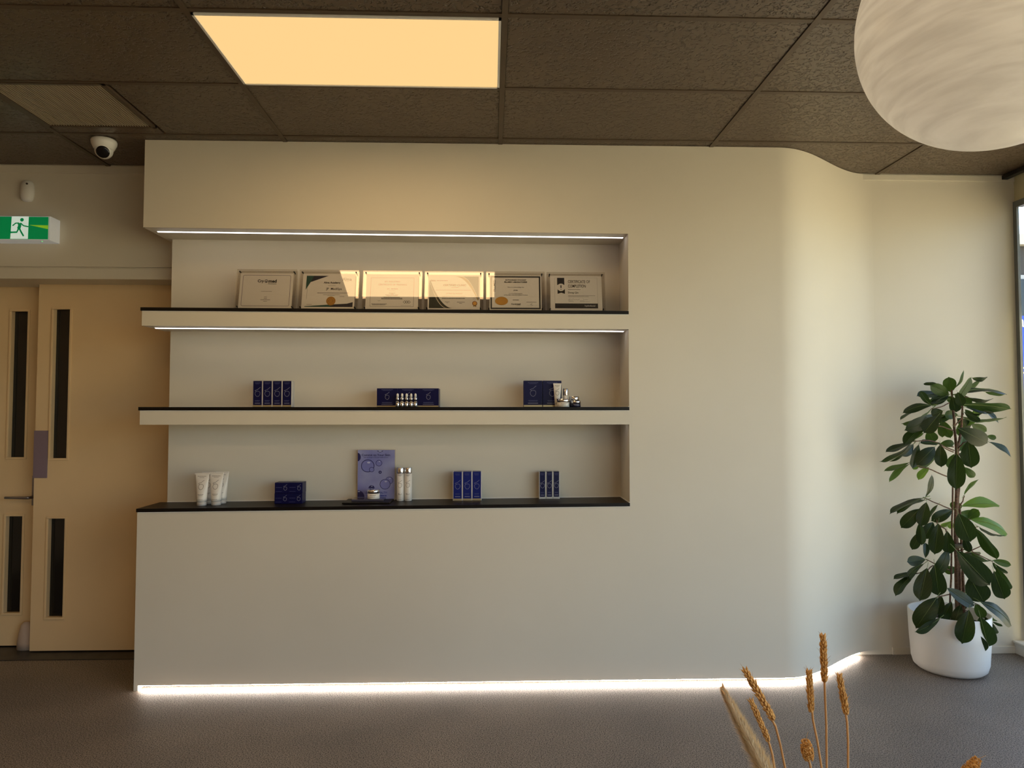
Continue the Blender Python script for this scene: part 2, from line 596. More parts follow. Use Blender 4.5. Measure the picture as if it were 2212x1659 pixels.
# portals help the sky light find its way through the glazing
for loc, dr, sx, sy in (((XG + 0.12, 0.0, 1.46), (-1, 0, 0), 8.5, 2.8), (((RX0 + RX1) / 2, Y_REAR - 0.12, 1.46), (0, 1, 0), RX1 - RX0, 2.8)):
    pl = bpy.data.lights.new('window_portal', 'AREA')
    pl.shape = 'RECTANGLE'; pl.size = sx; pl.size_y = sy
    pl.cycles.is_portal = True
    po = bpy.data.objects.new('window_portal', pl); COL.objects.link(po)
    zq = -Vector(dr)
    yq = Vector((0, 0, 1))
    xq = yq.cross(zq)
    po.matrix_world = Matrix.Translation(loc) @ Matrix((xq, yq, zq)).transposed().to_4x4()

# ---- ceiling: brown tiles in a grid, each its own piece
ceil = struct(MB().box(X_LEFT, XG + 0.1, Y_REAR, 4.9, HC + 0.02, HC + 0.12).build('ceiling', M_TBAR))
TW, TD, BAR = 1.2, 0.6, 0.024
PANELS = {(-1, 0), (-1, -4), (1, -4), (-3, -4), (-1, -8), (1, -8), (-3, -8)}  # all but the first are unseen panels, added to light the room
VENT = (-2, 1)
tile_cache = {}
cols = range(-4, 4)
rows = range(-12, 4)
for ci in cols:
    for ri in rows:
        x0, y0 = GX0 + TW * ci, GY0 + TD * ri
        x1, y1 = x0 + TW, y0 + TD
        if (ci, ri) in PANELS:
            continue
        a0, a1, b0, b1 = max(x0, X_LEFT), min(x1, XG), max(y0, Y_REAR), min(y1, YB)
        if a1 - a0 < 0.05 or b1 - b0 < 0.05:
            continue
        if (ci, ri) == VENT:
            a0 = -1.775
        mb = MB().box(a0 + BAR / 2 + 0.002, a1 - BAR / 2 - 0.002, b0 + BAR / 2 + 0.002, b1 - BAR / 2 - 0.002, HC + 0.002, HC + 0.018)
        mb.build('ceiling_tile', M_TILE, ceil)
        if (ci, ri) == VENT:
            MB().box(x0 + BAR / 2 + 0.002, -2.335, b0 + BAR / 2 + 0.002, b1 - BAR / 2 - 0.002, HC + 0.002, HC + 0.018).build('ceiling_tile', M_TILE, ceil)
            MB().box(-2.335, -1.775, b0 + 0.508, b1 - BAR / 2, HC + 0.002, HC + 0.018).build('ceiling_tile', M_TILE, ceil)
for ci in range(-3, 4):
    x = GX0 + TW * ci
    if X_LEFT < x < XG:
        MB().box(x - BAR / 2, x + BAR / 2, Y_REAR, YB, HC - 0.003, HC + 0.012).build('grid_bar', M_TBAR, ceil)
for ri in range(-11, 4):
    y = GY0 + TD * ri
    MB().box(X_LEFT, XG, y - BAR / 2, y + BAR / 2, HC - 0.0012, HC + 0.012).build('grid_bar', M_TBAR, ceil)

# ---- ceiling light panels
def light_panel(ci, ri, label):
    x0, y0 = GX0 + TW * ci + 0.014, GY0 + TD * ri + 0.014
    x1, y1 = x0 + TW - 0.028, y0 + TD - 0.028
    cx, cy = (x0 + x1) / 2, (y0 + y1) / 2
    t = thing('ceiling_light_panel', label, 'light', (cx, cy, HC - 0.004), 0, 'warm ceiling light panels')
    hx, hy = (x1 - x0) / 2, (y1 - y0) / 2
    fr = MB()
    e = 0.010
    fr.box(-hx, hx, -hy, -hy + e, -0.003, 0.02).box(-hx, hx, hy - e, hy, -0.003, 0.02)
    fr.box(-hx, -hx + e, -hy, hy, -0.003, 0.02).box(hx - e, hx, -hy, hy, -0.003, 0.02)
    fr.build('frame', M_WHITE, t)
    MB().box(-hx + e, hx - e, -hy + e, hy - e, 0.001, 0.012).build('diffuser', M_PANEL, t)
    ld = bpy.data.lights.new('panel_lamp', 'AREA')
    ld.shape = 'RECTANGLE'; ld.size = 2 * (hx - e); ld.size_y = 2 * (hy - e)
    ld.energy = PANEL_POWER; ld.color = PANEL_COLOR
    lo = bpy.data.objects.new('panel_lamp', ld); COL.objects.link(lo)
    lo.parent = t; lo.location = (0, 0, -0.004)
    return t


for (ci, ri) in sorted(PANELS):
    if (ci, ri) == (-1, 0):
        light_panel(ci, ri, 'glowing warm rectangular light panel in the ceiling above the niches')
    else:
        light_panel(ci, ri, 'added unseen warm light panel in the ceiling behind the photographer, column %s row %s' % (
            {-3: 'left', -1: 'middle', 1: 'right'}[ci], {-4: 'near', -8: 'far'}[ri]))

# ---- ceiling air grille
vt = thing('air_grille', 'brown slatted air return grille in the ceiling beside the dome camera', 'vent', (-2.055, 3.435, HC))
MB().box(-0.28, 0.28, -0.25, 0.25, 0.019, 0.02).build('backing', mat('grille dark void', (20, 17, 14), 0.9), vt)
fr = MB()
fr.box(-0.28, -0.262, -0.25, 0.25, -0.004, 0.016).box(0.262, 0.28, -0.25, 0.25, -0.004, 0.016)
fr.box(-0.28, 0.28, -0.25, -0.235, -0.004, 0.016).box(-0.28, 0.28, 0.235, 0.25, -0.004, 0.016)
fr.build('frame', M_TBAR, vt)
sl = MB()
for i in range(40):
    x = -0.258 + 0.516 * i / 39
    sl.hexa([(x - 0.0025, -0.236, 0.0), (x + 0.0015, -0.236, 0.0), (x + 0.0015, 0.236, 0.0), (x - 0.0025, 0.236, 0.0),
             (x - 0.0015, -0.236, 0.012), (x + 0.0005, -0.236, 0.012), (x + 0.0005, 0.236, 0.012), (x - 0.0015, 0.236, 0.012)])
so = sl.build('slats', mat('grille slat paint', (176, 160, 138), 0.4), vt)
so['kind'] = 'stuff'

# ================================================================== SHELVES AND STRIP LIGHTS
def shelf(label, zt, zb, slab=True):
    t = thing('display_shelf', label, 'shelf', (0, YF, 0))
    MB().slab(XL - 0.004, XN, -0.005, YN - YF, lambda x: zt(x) - 0.0185, zt).build('board', M_BLACK, t)
    if slab:
        MB().slab(XL + 0.003, XN, 0.0, YN - YF, zb, lambda x: zt(x) - 0.0185).build('slab', M_WALL, t)
    MB().slab(XL + 0.003, XN, -0.0012, 0.0, lambda x: zt(x) - 0.0225, lambda x: zt(x) - 0.0185).build('edge_bead', M_WHITE_TRIM, t)
    MB().slab(-1.88, XN, YN - YF - 0.004, YN - YF, zt, lambda x: zt(x) + 0.004).build('sealant', M_WHITE_TRIM, t)
    MB().slab(XN - 0.004, XN, 0.0, YN - YF, zt, lambda x: zt(x) + 0.004).build('sealant', M_WHITE_TRIM, t)
    return t


shelf('thick white upper shelf with black top carrying the framed certificates', Z_UP, Z_UPB)
shelf('thick white middle shelf with black top at eye level carrying navy boxes', Z_MID, Z_MIDB)
shelf('wide black ledge board at the bottom of the lowest niche', Z_LEDGE, None, slab=False)


def led(label, zf, y):
    t = thing('led_strip', label, 'strip light', (0, y, 0), 0, 'niche strip lights')
    x0, x1 = -1.876, 0.762
    MB().slab(x0, x1, -0.009, 0.009, lambda x: zf(x) - 0.004, zf).build('channel', M_WHITE, t)
    mb = MB()
    for i in range(9):
        a = math.pi * i / 8
        mb.v += [(x0 + 0.004, 0.0065 * math.cos(a), zf(x0) - 0.004 - 0.004 * math.sin(a)), (x1 - 0.004, 0.0065 * math.cos(a), zf(x1) - 0.004 - 0.004 * math.sin(a))]
    for i in range(8):
        mb.f.append((2 * i, 2 * i + 2, 2 * i + 3, 2 * i + 1)); mb.m.append(0); mb.s.append(True)
    mb.build('diffuser', M_LED, t)


led('glowing white strip light along the ceiling of the top niche', Z_SOFFIT, 3.925)
led('glowing white strip light under the upper certificate shelf', Z_UPB, 3.92)
led('white strip light under the middle shelf, over the ledge', lambda x: Z_MIDB(x) + 0.007, 3.92)

t = thing('led_strip', 'glowing strip light along the foot of the display wall, washing the floor', 'strip light', (0, 0, 0))
path = [(XL + 0.03, YF + 0.020), (1.6, YF + 0.020)] + [(x + 0.004, y + 0.020) for x, y in curve[2:33]]
mb = MB(); mc = MB()
for (a, b) in zip(path[:-1], path[1:]):
    mb.hexa([(a[0], a[1] - 0.006, 0.0205), (b[0], b[1] - 0.006, 0.0205), (b[0], b[1] + 0.006, 0.0205), (a[0], a[1] + 0.006, 0.0205),
             (a[0], a[1] - 0.006, 0.024), (b[0], b[1] - 0.006, 0.024), (b[0], b[1] + 0.006, 0.024), (a[0], a[1] + 0.006, 0.024)])
    mc.hexa([(a[0], a[1] - 0.009, 0.024), (b[0], b[1] - 0.009, 0.024), (b[0], b[1] + 0.009, 0.024), (a[0], a[1] + 0.009, 0.024),
             (a[0], a[1] - 0.009, 0.030), (b[0], b[1] - 0.009, 0.030), (b[0], b[1] + 0.009, 0.030), (a[0], a[1] + 0.009, 0.030)])
mb.build('diffuser', M_LEDF, t)
mc.build('channel', M_WHITE, t)

# ================================================================== DOORS
def door(name, x0, x1, y, zb, zt, vx0, vx1, parts=True):
    V = ((0.205, 0.845), (1.195, 2.165))
    g = 0.012
    db = MB().box(x0, vx0 + g, y, y + 0.045, zb, zt).box(vx1 - g, x1, y, y + 0.045, zb, zt)
    db.box(vx0 + g, vx1 - g, y, y + 0.045, zb, V[0][0] + g).box(vx0 + g, vx1 - g, y, y + 0.045, V[0][1] - g, V[1][0] + g).box(vx0 + g, vx1 - g, y, y + 0.045, V[1][1] - g, zt)
    d = struct(db.build(name, M_DOOR))
    for z0, z1 in V:
        b = MB()
        e = 0.014
        b.box(vx0, vx1, y - 0.008, y + 0.001, z0, z0 + e).box(vx0, vx1, y - 0.008, y + 0.001, z1 - e, z1)
        b.box(vx0, vx0 + e, y - 0.008, y + 0.001, z0 + e, z1 - e).box(vx1 - e, vx1, y - 0.008, y + 0.001, z0 + e, z1 - e)
        fo = b.build('glazing_bead', M_DOOR, d, bevel=0.002)
        MB().box(vx0 + g, vx1 - g, y + 0.030, y + 0.036, z0 + g, z1 - g).build('pane', M_DOORGLASS, fo)
    return d


d1 = door('door_1', -2.868, -1.90, 4.47, 0.012, 2.34, -2.783, -2.655)
d2 = door('door_2', -3.85, -2.862, 4.575, 0.012, 2.34, -3.115, -2.985)
MB().box(-2.869, -2.787, 4.464, 4.4705, 1.085, 1.382).build('push_plate', M_PLATE, d1, bevel=0.001)
MB().box(-2.872, -2.8675, 4.464, 4.51, 1.085, 1.382).build('edge_plate', M_PLATE, d1)
h = MB().box(-2.942, -2.905, 4.566, 4.576, 0.90, 1.09).build('lock_plate', M_STEEL, d2, bevel=0.001)
hl = MB()
hl.tube([(-2.925, 4.566, 0.955), (-2.925, 4.515, 0.955), (-2.935, 4.508, 0.955), (-3.07, 4.508, 0.957)], [0.009, 0.009, 0.009, 0.008], 10)
hl.build('lever', M_STEEL, h)
st = MB()
st.lathe([(0.0, 0.17), (0.018, 0.168), (0.034, 0.15), (0.046, 0.11), (0.055, 0.05), (0.058, 0.0)], 20, (0, 0, 0), sy=0.6)
st = tag(st.build('door_stop', mat('worn white rubber', (196, 176, 162), 0.6)), 'rounded pale door stop at the foot of the far left door leaf', 'door stop')
st.location = (-2.93, 4.535, 0.004)

# ================================================================== WALL DEVICES
ES = 0.000572
sg = thing('exit_sign', 'green and white running man exit sign box over the doors', 'sign', (-2.8115, YB, 2.5965))
MB().box(-0.1815, 0.1815, -0.096, 0.0, -0.0725, 0.0725).build('housing', mat('backlit white housing', (236, 238, 240), 0.4, emit=(0.85, 0.95, 1.0), emit_s=0.10), sg, bevel=0.004)
G = (0.0, 0.27, 0.075)
M_SGREEN = mat('lit green sign film', G, 0.35, lin_rgb=True, emit=(0.0, 0.19, 0.055), emit_s=0.55)
M_SWHITE = mat('lit white sign film', (0.7, 0.8, 0.74), 0.35, lin_rgb=True, emit=(0.62, 0.75, 0.66), emit_s=0.6)
M_SLIME = mat('lit lime sign film', (0.25, 0.5, 0.02), 0.35, lin_rgb=True, emit=(0.2, 0.42, 0.02), emit_s=0.6)
fc = MB().box(-0.177, 0.170, -0.0985, -0.096, -0.067, 0.067).build('sign_face', M_SGREEN, sg)


def sp(k):
    return lambda u, v: ((u - 212) * ES + 0.004, -0.0985 - k, (1035 - v) * ES)


pg = MB()
pg.flat([(120, 1150), (300, 1150), (303, 915), (130, 915)], sp(0.0006), 0)
pg.flat([(310, 1004), (503, 1046), (503, 1006)], sp(0.0006), 1)
mk = sp(0.0011)
pg.disc(235, 950, 19, 19, mk, 2)
pg.stroke([(208, 985), (214, 1012), (203, 1045)], 34, mk, 2)
pg.stroke([(206, 984), (172, 986), (140, 1014)], 13, mk, 2)
pg.stroke([(222, 984), (252, 1012), (302, 1022)], 13, mk, 2)
pg.stroke([(206, 1035), (186, 1080), (100, 1084)], 18, mk, 2)
pg.stroke([(208, 1035), (228, 1075), (256, 1122)], 17, mk, 2)
pg.flat([(90, 1092), (130, 1092), (126, 1072), (100, 1074)], mk, 2)
pg.build('pictogram', [M_SWHITE, M_SLIME, M_SGREEN], fc)
MB().box(0.115, 0.121, -0.07, -0.064, -0.0735, -0.0725).build('indicator', mat('green led', (0.05, 0.5, 0.1), 0.4, lin_rgb=True, emit=(0.1, 1, 0.2), emit_s=1.5), sg)

pr = thing('motion_sensor', 'small rounded white motion sensor on the wall above the exit sign', 'sensor', (-2.825, YB, 2.845))
mb = MB()
prof = []
for i in range(13):
    a = -math.pi / 2 + math.pi * i / 12
    prof.append((0.036 * max(0.02, abs(math.cos(a)) ** 0.42), 0.064 * math.sin(a)))
mb.lathe(prof, 20, (0, -0.012, 0), sx=1.1, sy=0.9)
mb.build('body', M_WHITE, pr)
MB().lathe([(0.006, 0), (0.006, 0.004), (0.0, 0.004)], 12, (0.018, -0.044, 0.036), axis=(0, -1, 0)).build('led_window', M_PRINT_D, pr)

cd = thing('dome_camera', 'white turret security camera with black lens on the ceiling', 'camera', (-2.145, 3.86, HC - 0.001))
MB().lathe([(0.062, 0.0), (0.066, -0.010), (0.064, -0.024), (0.052, -0.05), (0.046, -0.056)], 32).build('base', M_WHITE, cd)
look = Vector((0.30, -0.80, -0.52)).normalized()
mb = MB()
prof = [(0.047 * math.sin(math.pi * i / 16), -0.047 * math.cos(math.pi * i / 16)) for i in range(12)]
prof.append((0.034, 0.036))
mb.lathe(prof, 28, (0, 0, -0.058), axis=look)
ball = mb.build('eyeball', M_WHITE, cd)
MB().lathe([(0.033, 0.036), (0.033, 0.041), (0.026, 0.044), (0.0, 0.045)], 28, (0, 0, -0.058), axis=look).build('lens', mat('black lens', (8, 8, 9), 0.1), ball)

# ================================================================== PENDANT GLOBE
gl = thing('pendant_lamp', 'large hazy grey and amber globe pendant hanging from the ceiling', 'lamp', (1.3155, 1.7255, HC))
M_GLOBE = bpy.data.materials.new('fibrous translucent globe')
M_GLOBE.use_nodes = True
_n, _l = M_GLOBE.node_tree.nodes, M_GLOBE.node_tree.links
_b = _n['Principled BSDF']
_tc = _n.new('ShaderNodeTexCoord')
_mp = _n.new('ShaderNodeMapping'); _mp.inputs['Scale'].default_value = (3.0, 3.0, 24); _mp.inputs['Rotation'].default_value = (0.22, -0.30, 0)
_nz = _n.new('ShaderNodeTexNoise'); _nz.inputs['Scale'].default_value = 1.7; _nz.inputs['Detail'].default_value = 7; _nz.inputs['Distortion'].default_value = 0.35
_rp = _n.new('ShaderNodeValToRGB')
_rp.color_ramp.elements[0].position = 0.32; _rp.color_ramp.elements[0].color = (*s2l((222, 222, 222)), 1)
_rp.color_ramp.elements[1].position = 0.66; _rp.color_ramp.elements[1].color = (*s2l((244, 245, 246)), 1)
_l.new(_tc.outputs['Object'], _mp.inputs['Vector']); _l.new(_mp.outputs['Vector'], _nz.inputs['Vector'])
_l.new(_nz.outputs['Fac'], _rp.inputs['Fac']); _l.new(_rp.outputs['Color'], _b.inputs['Base Color'])
_b.inputs['Roughness'].default_value = 0.35
_tr = _n.new('ShaderNodeBsdfTranslucent')
_l.new(_rp.outputs['Color'], _tr.inputs['Color'])
_ms = _n.new('ShaderNodeMixShader'); _ms.inputs['Fac'].default_value = 0.55
_out = _n['Material Output']
_l.new(_b.outputs['BSDF'], _ms.inputs[1]); _l.new(_tr.outputs['BSDF'], _ms.inputs[2]); _l.new(_ms.outputs['Shader'], _out.inputs['Surface'])
RG = 0.3333
zc = 2.5324 - HC
prof = [(RG * math.sin(math.pi * i / 48), -RG * math.cos(math.pi * i / 48)) for i in range(0, 45)]
MB().lathe([(r, z + zc) for r, z in prof], 72).build('globe', M_GLOBE, gl)
MB().lathe([(0.075, zc + RG * 0.955), (0.085, zc + RG * 0.99), (0.05, zc + RG * 1.05), (0.012, zc + RG * 1.07), (0.0035, zc + RG * 1.08), (0.0035, -0.02), (0.055, -0.018), (0.055, -0.001)], 24).build('cap_and_cord', M_STEEL, gl)
bd = bpy.data.lights.new('globe_bulb', 'POINT')
bd.energy = 2.0; bd.color = (1.0, 0.76, 0.50); bd.shadow_soft_size = 0.05
bo = bpy.data.objects.new('globe_bulb', bd); COL.objects.link(bo); bo.parent = gl; bo.location = (0, 0, zc + 0.20)

# ================================================================== CERTIFICATES
PW, PH = 0.297, 0.210
FW, FH = 0.336, 0.238
TILT = math.radians(11.6)
M_CPURPLE = mat('purple grey rule', (104, 92, 112), 0.6)
M_CGREEN = mat('deep green print', (28, 74, 62), 0.6)
M_CNAVY = mat('dark navy print', (28, 24, 40), 0.6)
M_CDKGREEN = mat('black green print', (20, 28, 18), 0.6)
M_CGOLDP = mat('gold print', (150, 122, 52), 0.5)
M_CBROWN = mat('bronze print', (92, 76, 40), 0.6)
M_CREDB = mat('rosette brown', (112, 58, 22), 0.5)
PRINT = [M_PRINT_K, M_PRINT_M, M_CPURPLE, M_CGREEN, M_CNAVY, M_CDKGREEN, M_CGOLDP, M_CBROWN, M_CREDB, M_PRINT_W, M_GOLD, M_PAPER]
K_, G_, PU, GR, NV, DG, GP, BR, RB, WH, GO, PA = range(12)


def pp(k):
    return lambda u, v: ((u - 0.5) * PW, -0.0004 - k, (v - 0.5) * PH)


P0, P1, P2 = pp(0), pp(0.0003), pp(0.0006)


def frame_rect(mb, u0, u1, v0, v1, w_, m, place=P0):
    wu, wv = w_ / PW, w_ / PH
    mb.flat([(u0, v0), (u1, v0), (u1, v0 + wv), (u0, v0 + wv)], place, m)
    mb.flat([(u0, v1 - wv), (u1, v1 - wv), (u1, v1), (u0, v1)], place, m)
    mb.flat([(u0, v0 + wv), (u0 + wu, v0 + wv), (u0 + wu, v1 - wv), (u0, v1 - wv)], place, m)
    mb.flat([(u1 - wu, v0 + wv), (u1, v0 + wv), (u1, v1 - wv), (u1 - wu, v1 - wv)], place, m)


def txt(mb, s, u, v, wfrac, m=K_, align='c', bold=0.0, place=P1, hfrac=None, rot=0):
    # text is laid out in metres on the paper
    def q(a, b):
        return place(a / PW, b / PH)
    mb.text(s, u * PW, v * PH, wfrac * PW, q, m, align, bold, rot, None if hfrac is None else hfrac * PH)


def lines(mb, u, v, wfrac, m=G_, align='c', h=0.0022):
    def q(a, b):
        return P1(a / PW, b / PH)
    mb.bars(u * PW, v * PH, wfrac * PW, h, q, m, align)


def mdisc(mb, u, v, r, m, place=P1, ry=None):
    mb.disc(u, v, r / PW, (ry or r) / PH, place, m, 28)


def mring(mb, u, v, r, w_, m, place=P2, ry=None, a0=0, a1=2 * math.pi):
    def q(a, b):
        return place(a / PW, b / PH)
    mb.ring(u * PW, v * PH, r, ry or r, w_, q, m, 28, a0, a1)


def squig(mb, pts, w_, m, place=P1):
    def q(a, b):
        return place(a / PW, b / PH)
    mb.stroke([(a * PW, b * PH) for a, b in pts], w_, q, m)


def cryomed(mb, u, v, wd, sub=True):
    txt(mb, 'Cry', u - 0.335 * wd, v, 0.33 * wd, K_, bold=0.035)
    mring(mb, u - 0.055 * wd, v - 0.004, 0.075 * wd * PW, 0.028 * wd * PW, K_, P1)
    txt(mb, 'e', u - 0.055 * wd, v - 0.006, 0.07 * wd, K_, bold=0.02)
    txt(mb, 'med', u + 0.28 * wd, v, 0.43 * wd, K_, bold=0.035)
    if sub:
        txt(mb, 'Aesthetics', u + 0.27 * wd, v - 0.22 * wd, 0.44 * wd, K_)


def cert1(mb):
    pts = []
    for (cu, cv, a) in ((0.92, 0.90, 0), (0.08, 0.90, 90), (0.08, 0.10, 180), (0.92, 0.10, 270)):
        for k in range(6):
            an = math.radians(a + 18 * k)
            pts.append((cu + 0.028 * math.cos(an), cv + 0.04 * math.sin(an)))
    def q(a, b):
        return P0(a / PW, b / PH)
    mb.stroke([(a * PW, b * PH) for a, b in pts], 0.0022, q, PU, True)
    cryomed(mb, 0.51, 0.775, 0.36)
    lines(mb, 0.51, 0.475, 0.20, G_)
    for v, wd in ((0.315, 0.055), (0.275, 0.06), (0.235, 0.18), (0.19, 0.07)):
        lines(mb, 0.50, v, wd, K_ if v != 0.315 else G_)


def cert2(mb):
    mb.flat([(0.07, 0.94), (0.21, 0.94), (0.15, 0.755), (0.065, 0.53)][::-1], P0, GR)
    mb.flat([(0.21, 0.94), (0.49, 0.94), (0.15, 0.755)][::-1], P0, NV)
    mb.flat([(0.06, 0.045), (0.55, 0.045), (0.55, 0.115), (0.06, 0.062)], P0, GR)
    mb.flat([(0.55, 0.045), (0.97, 0.045), (0.97, 0.185), (0.86, 0.14), (0.55, 0.115)], P0, NV)
    squig(mb, [(0.095, 0.60), (0.09, 0.26)], 0.0012, G_)
    txt(mb, 'Alma', 0.84, 0.845, 0.18, K_, bold=0.02)
    lines(mb, 0.84, 0.785, 0.09, G_, h=0.0016)
    txt(mb, 'Alma Academy', 0.56, 0.745, 0.32, K_, bold=0.03)
    lines(mb, 0.56, 0.655, 0.15, G_, h=0.0018)
    txt(mb, 'JP  MediSpa', 0.60, 0.565, 0.30, K_, bold=0.012)
    lines(mb, 0.59, 0.445, 0.60, K_, h=0.0024)
    lines(mb, 0.56, 0.395, 0.32, G_, h=0.002)
    lines(mb, 0.55, 0.37, 0.14, G_, h=0.0016)
    lines(mb, 0.76, 0.345, 0.09, G_, h=0.002)
    lines(mb, 0.10, 0.115, 0.10, RB, 'l', h=0.002)
    mdisc(mb, 0.555, 0.215, 0.0265, GO, P1)
    for r in (0.021, 0.0125):
        mring(mb, 0.555, 0.215, r, 0.0018, RB)
    def q(a, b):
        return P2(a / PW, b / PH)
    mb.bars(0.555 * PW, 0.215 * PH, 0.030, 0.002, q, RB)


def cert3(mb):
    frame_rect(mb, 0.085, 0.915, 0.065, 0.90, 0.0016, G_)
    txt(mb, 'BTL INDUSTRIES', 0.50, 0.785, 0.29, K_)
    txt(mb, 'CERTIFICATE OF TRAINING', 0.505, 0.70, 0.54, K_)
    txt(mb, 'BTL', 0.43, 0.575, 0.05, K_)
    lines(mb, 0.54, 0.575, 0.13, G_, h=0.0034)
    lines(mb, 0.50, 0.52, 0.12, G_, h=0.0016)
    for v, wd in ((0.455, 0.12), (0.43, 0.05), (0.405, 0.25), (0.38, 0.21), (0.335, 0.32), (0.31, 0.41), (0.285, 0.40)):
        lines(mb, 0.50, v, wd, K_, h=0.0026)
    squig(mb, [(0.235, 0.25), (0.25, 0.225), (0.265, 0.235), (0.28, 0.25)], 0.0012, K_)
    lines(mb, 0.115, 0.145, 0.29, K_, 'l', h=0.0026)
    lines(mb, 0.13, 0.115, 0.25, K_, 'l', h=0.0026)
    for u in (0.745, 0.785, 0.825):
        def q(a, b):
            return P1(a / PW, b / PH)
        r = 0.0085
        mb.stroke([(u * PW + r, 0.20 * PH), (u * PW, 0.20 * PH + r), (u * PW - r, 0.20 * PH), (u * PW, 0.20 * PH - r)], 0.0026, q, K_, True)
    lines(mb, 0.77, 0.10, 0.19, G_, h=0.0012)


def arc(c, r, a0, a1, n=14):
    return [(c[0] + r[0] * math.cos(math.radians(a0 + (a1 - a0) * i / n)), c[1] + r[1] * math.sin(math.radians(a0 + (a1 - a0) * i / n))) for i in range(n + 1)]


def band(mb, A, B, m):
    n = len(A)
    for i in range(n - 1):
        mb.flat([A[i], A[i + 1], B[i + 1], B[i]], P0, m)
        

def cert4(mb):
    # swoosh at the lower left and its mirror at the upper right
    def low(t, o):
        # from (0.03, 0.80) to (0.46, 0.03), bulging towards the corner
        x = 0.025 + 0.43 * t + o * 0.05
        z = 0.035 + 0.80 * (1 - t) ** 2.1 + o * 0.02
        return (min(x, 0.47), z)
    N = 16
    A = [(0.025, low(i / N, 0)[1]) for i in range(N + 1)]
    inner = [(low(i / N, 0)[0] * 0.80 + 0.005, low(i / N, 0)[1]) for i in range(N + 1)]
    g0 = [(p[0] + 0.004 + 0.012 * i / N, p[1]) for i, p in enumerate(inner)]
    g1 = [(p[0] + 0.012 + 0.035 * i / N, p[1]) for i, p in enumerate(inner)]
    g2 = [(p[0] + 0.020 + 0.10 * i / N, p[1]) for i, p in enumerate(inner)]
    for sgn in (0, 1):
        def fl(L):
            return [(1.0 - a, 0.985 - b * 0.86) for a, b in L] if sgn else L
        band(mb, fl(A), fl(inner), DG)
        band(mb, fl(g0), fl(g1), GP if sgn else BR)
        band(mb, fl(g1), fl(g2), DG if not sgn else GP)
    txt(mb, 'inno', 0.10, 0.835, 0.09, BR, bold=0.03)
    lines(mb, 0.27, 0.83, 0.21, G_, h=0.0038)
    txt(mb, 'CERTIFIED CLINIC', 0.515, 0.70, 0.44, BR, bold=0.02)
    lines(mb, 0.52, 0.63, 0.14, G_, h=0.0022)
    lines(mb, 0.49, 0.555, 0.68, BR, h=0.0022)
    txt(mb, 'J P Medi Spa Auckland', 0.505, 0.46, 0.31, BR)
    lines(mb, 0.50, 0.375, 0.46, G_, h=0.0018)
    lines(mb, 0.49, 0.315, 0.44, K_, h=0.0034)
    lines(mb, 0.375, 0.215, 0.09, K_, h=0.0022)
    lines(mb, 0.375, 0.185, 0.03, K_, h=0.0018)
    lines(mb, 0.635, 0.21, 0.15, K_, h=0.0024)
    lines(mb, 0.635, 0.175, 0.06, K_, h=0.0022)
    mring(mb, 0.90, 0.315, 0.0095, 0.0008, G_, P1)
    lines(mb, 0.90, 0.315, 0.035, G_, h=0.002)
    mb.flat([(0.872, 0.075), (0.895, 0.085), (0.905, 0.15), (0.88, 0.15)], P1, GP)
    mb.flat([(0.905, 0.085), (0.932, 0.075), (0.922, 0.15), (0.898, 0.15)], P1, GP)
    mdisc(mb, 0.90, 0.175, 0.0145, RB, P1)
    mdisc(mb, 0.90, 0.175, 0.0105, GO, P2)


def cert5(mb):
    frame_rect(mb, 0.018, 0.982, 0.022, 0.978, 0.0085, K_)
    txt(mb, 'FILLMED', 0.09, 0.70, 0.235, K_, rot=math.pi / 2, bold=0.01)
    txt(mb, 'AUTHORISED STOCKIST', 0.505, 0.865, 0.41, K_, bold=0.03)
    txt(mb, 'FILLMED LABORATOIRES', 0.505, 0.805, 0.44, K_, bold=0.035)
    txt(mb, 'This is to acknowledge that', 0.505, 0.655, 0.32, K_)
    txt(mb, 'JP SPA', 0.505, 0.565, 0.085, K_, bold=0.02)
    txt(mb, 'is a Certified Supplier', 0.505, 0.475, 0.26, K_)
    txt(mb, 'of FILLMED LABORATOIRES Products', 0.505, 0.43, 0.46, K_)
    mdisc(mb, 0.23, 0.255, 0.037, GO, P1, ry=0.0255)
    mring(mb, 0.23, 0.255, 0.0365, 0.0008, GP, P2, ry=0.025)
    squig(mb, [(0.16, 0.25), (0.20, 0.27), (0.22, 0.25), (0.25, 0.275), (0.29, 0.255), (0.31, 0.24)], 0.0012, GP, P2)
    lines(mb, 0.505, 0.285, 0.12, K_, h=0.003)
    cryomed(mb, 0.505, 0.17, 0.18)
    lines(mb, 0.81, 0.225, 0.20, K_, h=0.002)
    squig(mb, [(0.78, 0.155), (0.82, 0.185), (0.795, 0.15), (0.83, 0.13)], 0.0012, K_)
    squig(mb, [(0.72, 0.13), (0.92, 0.13)], 0.0006, G_)


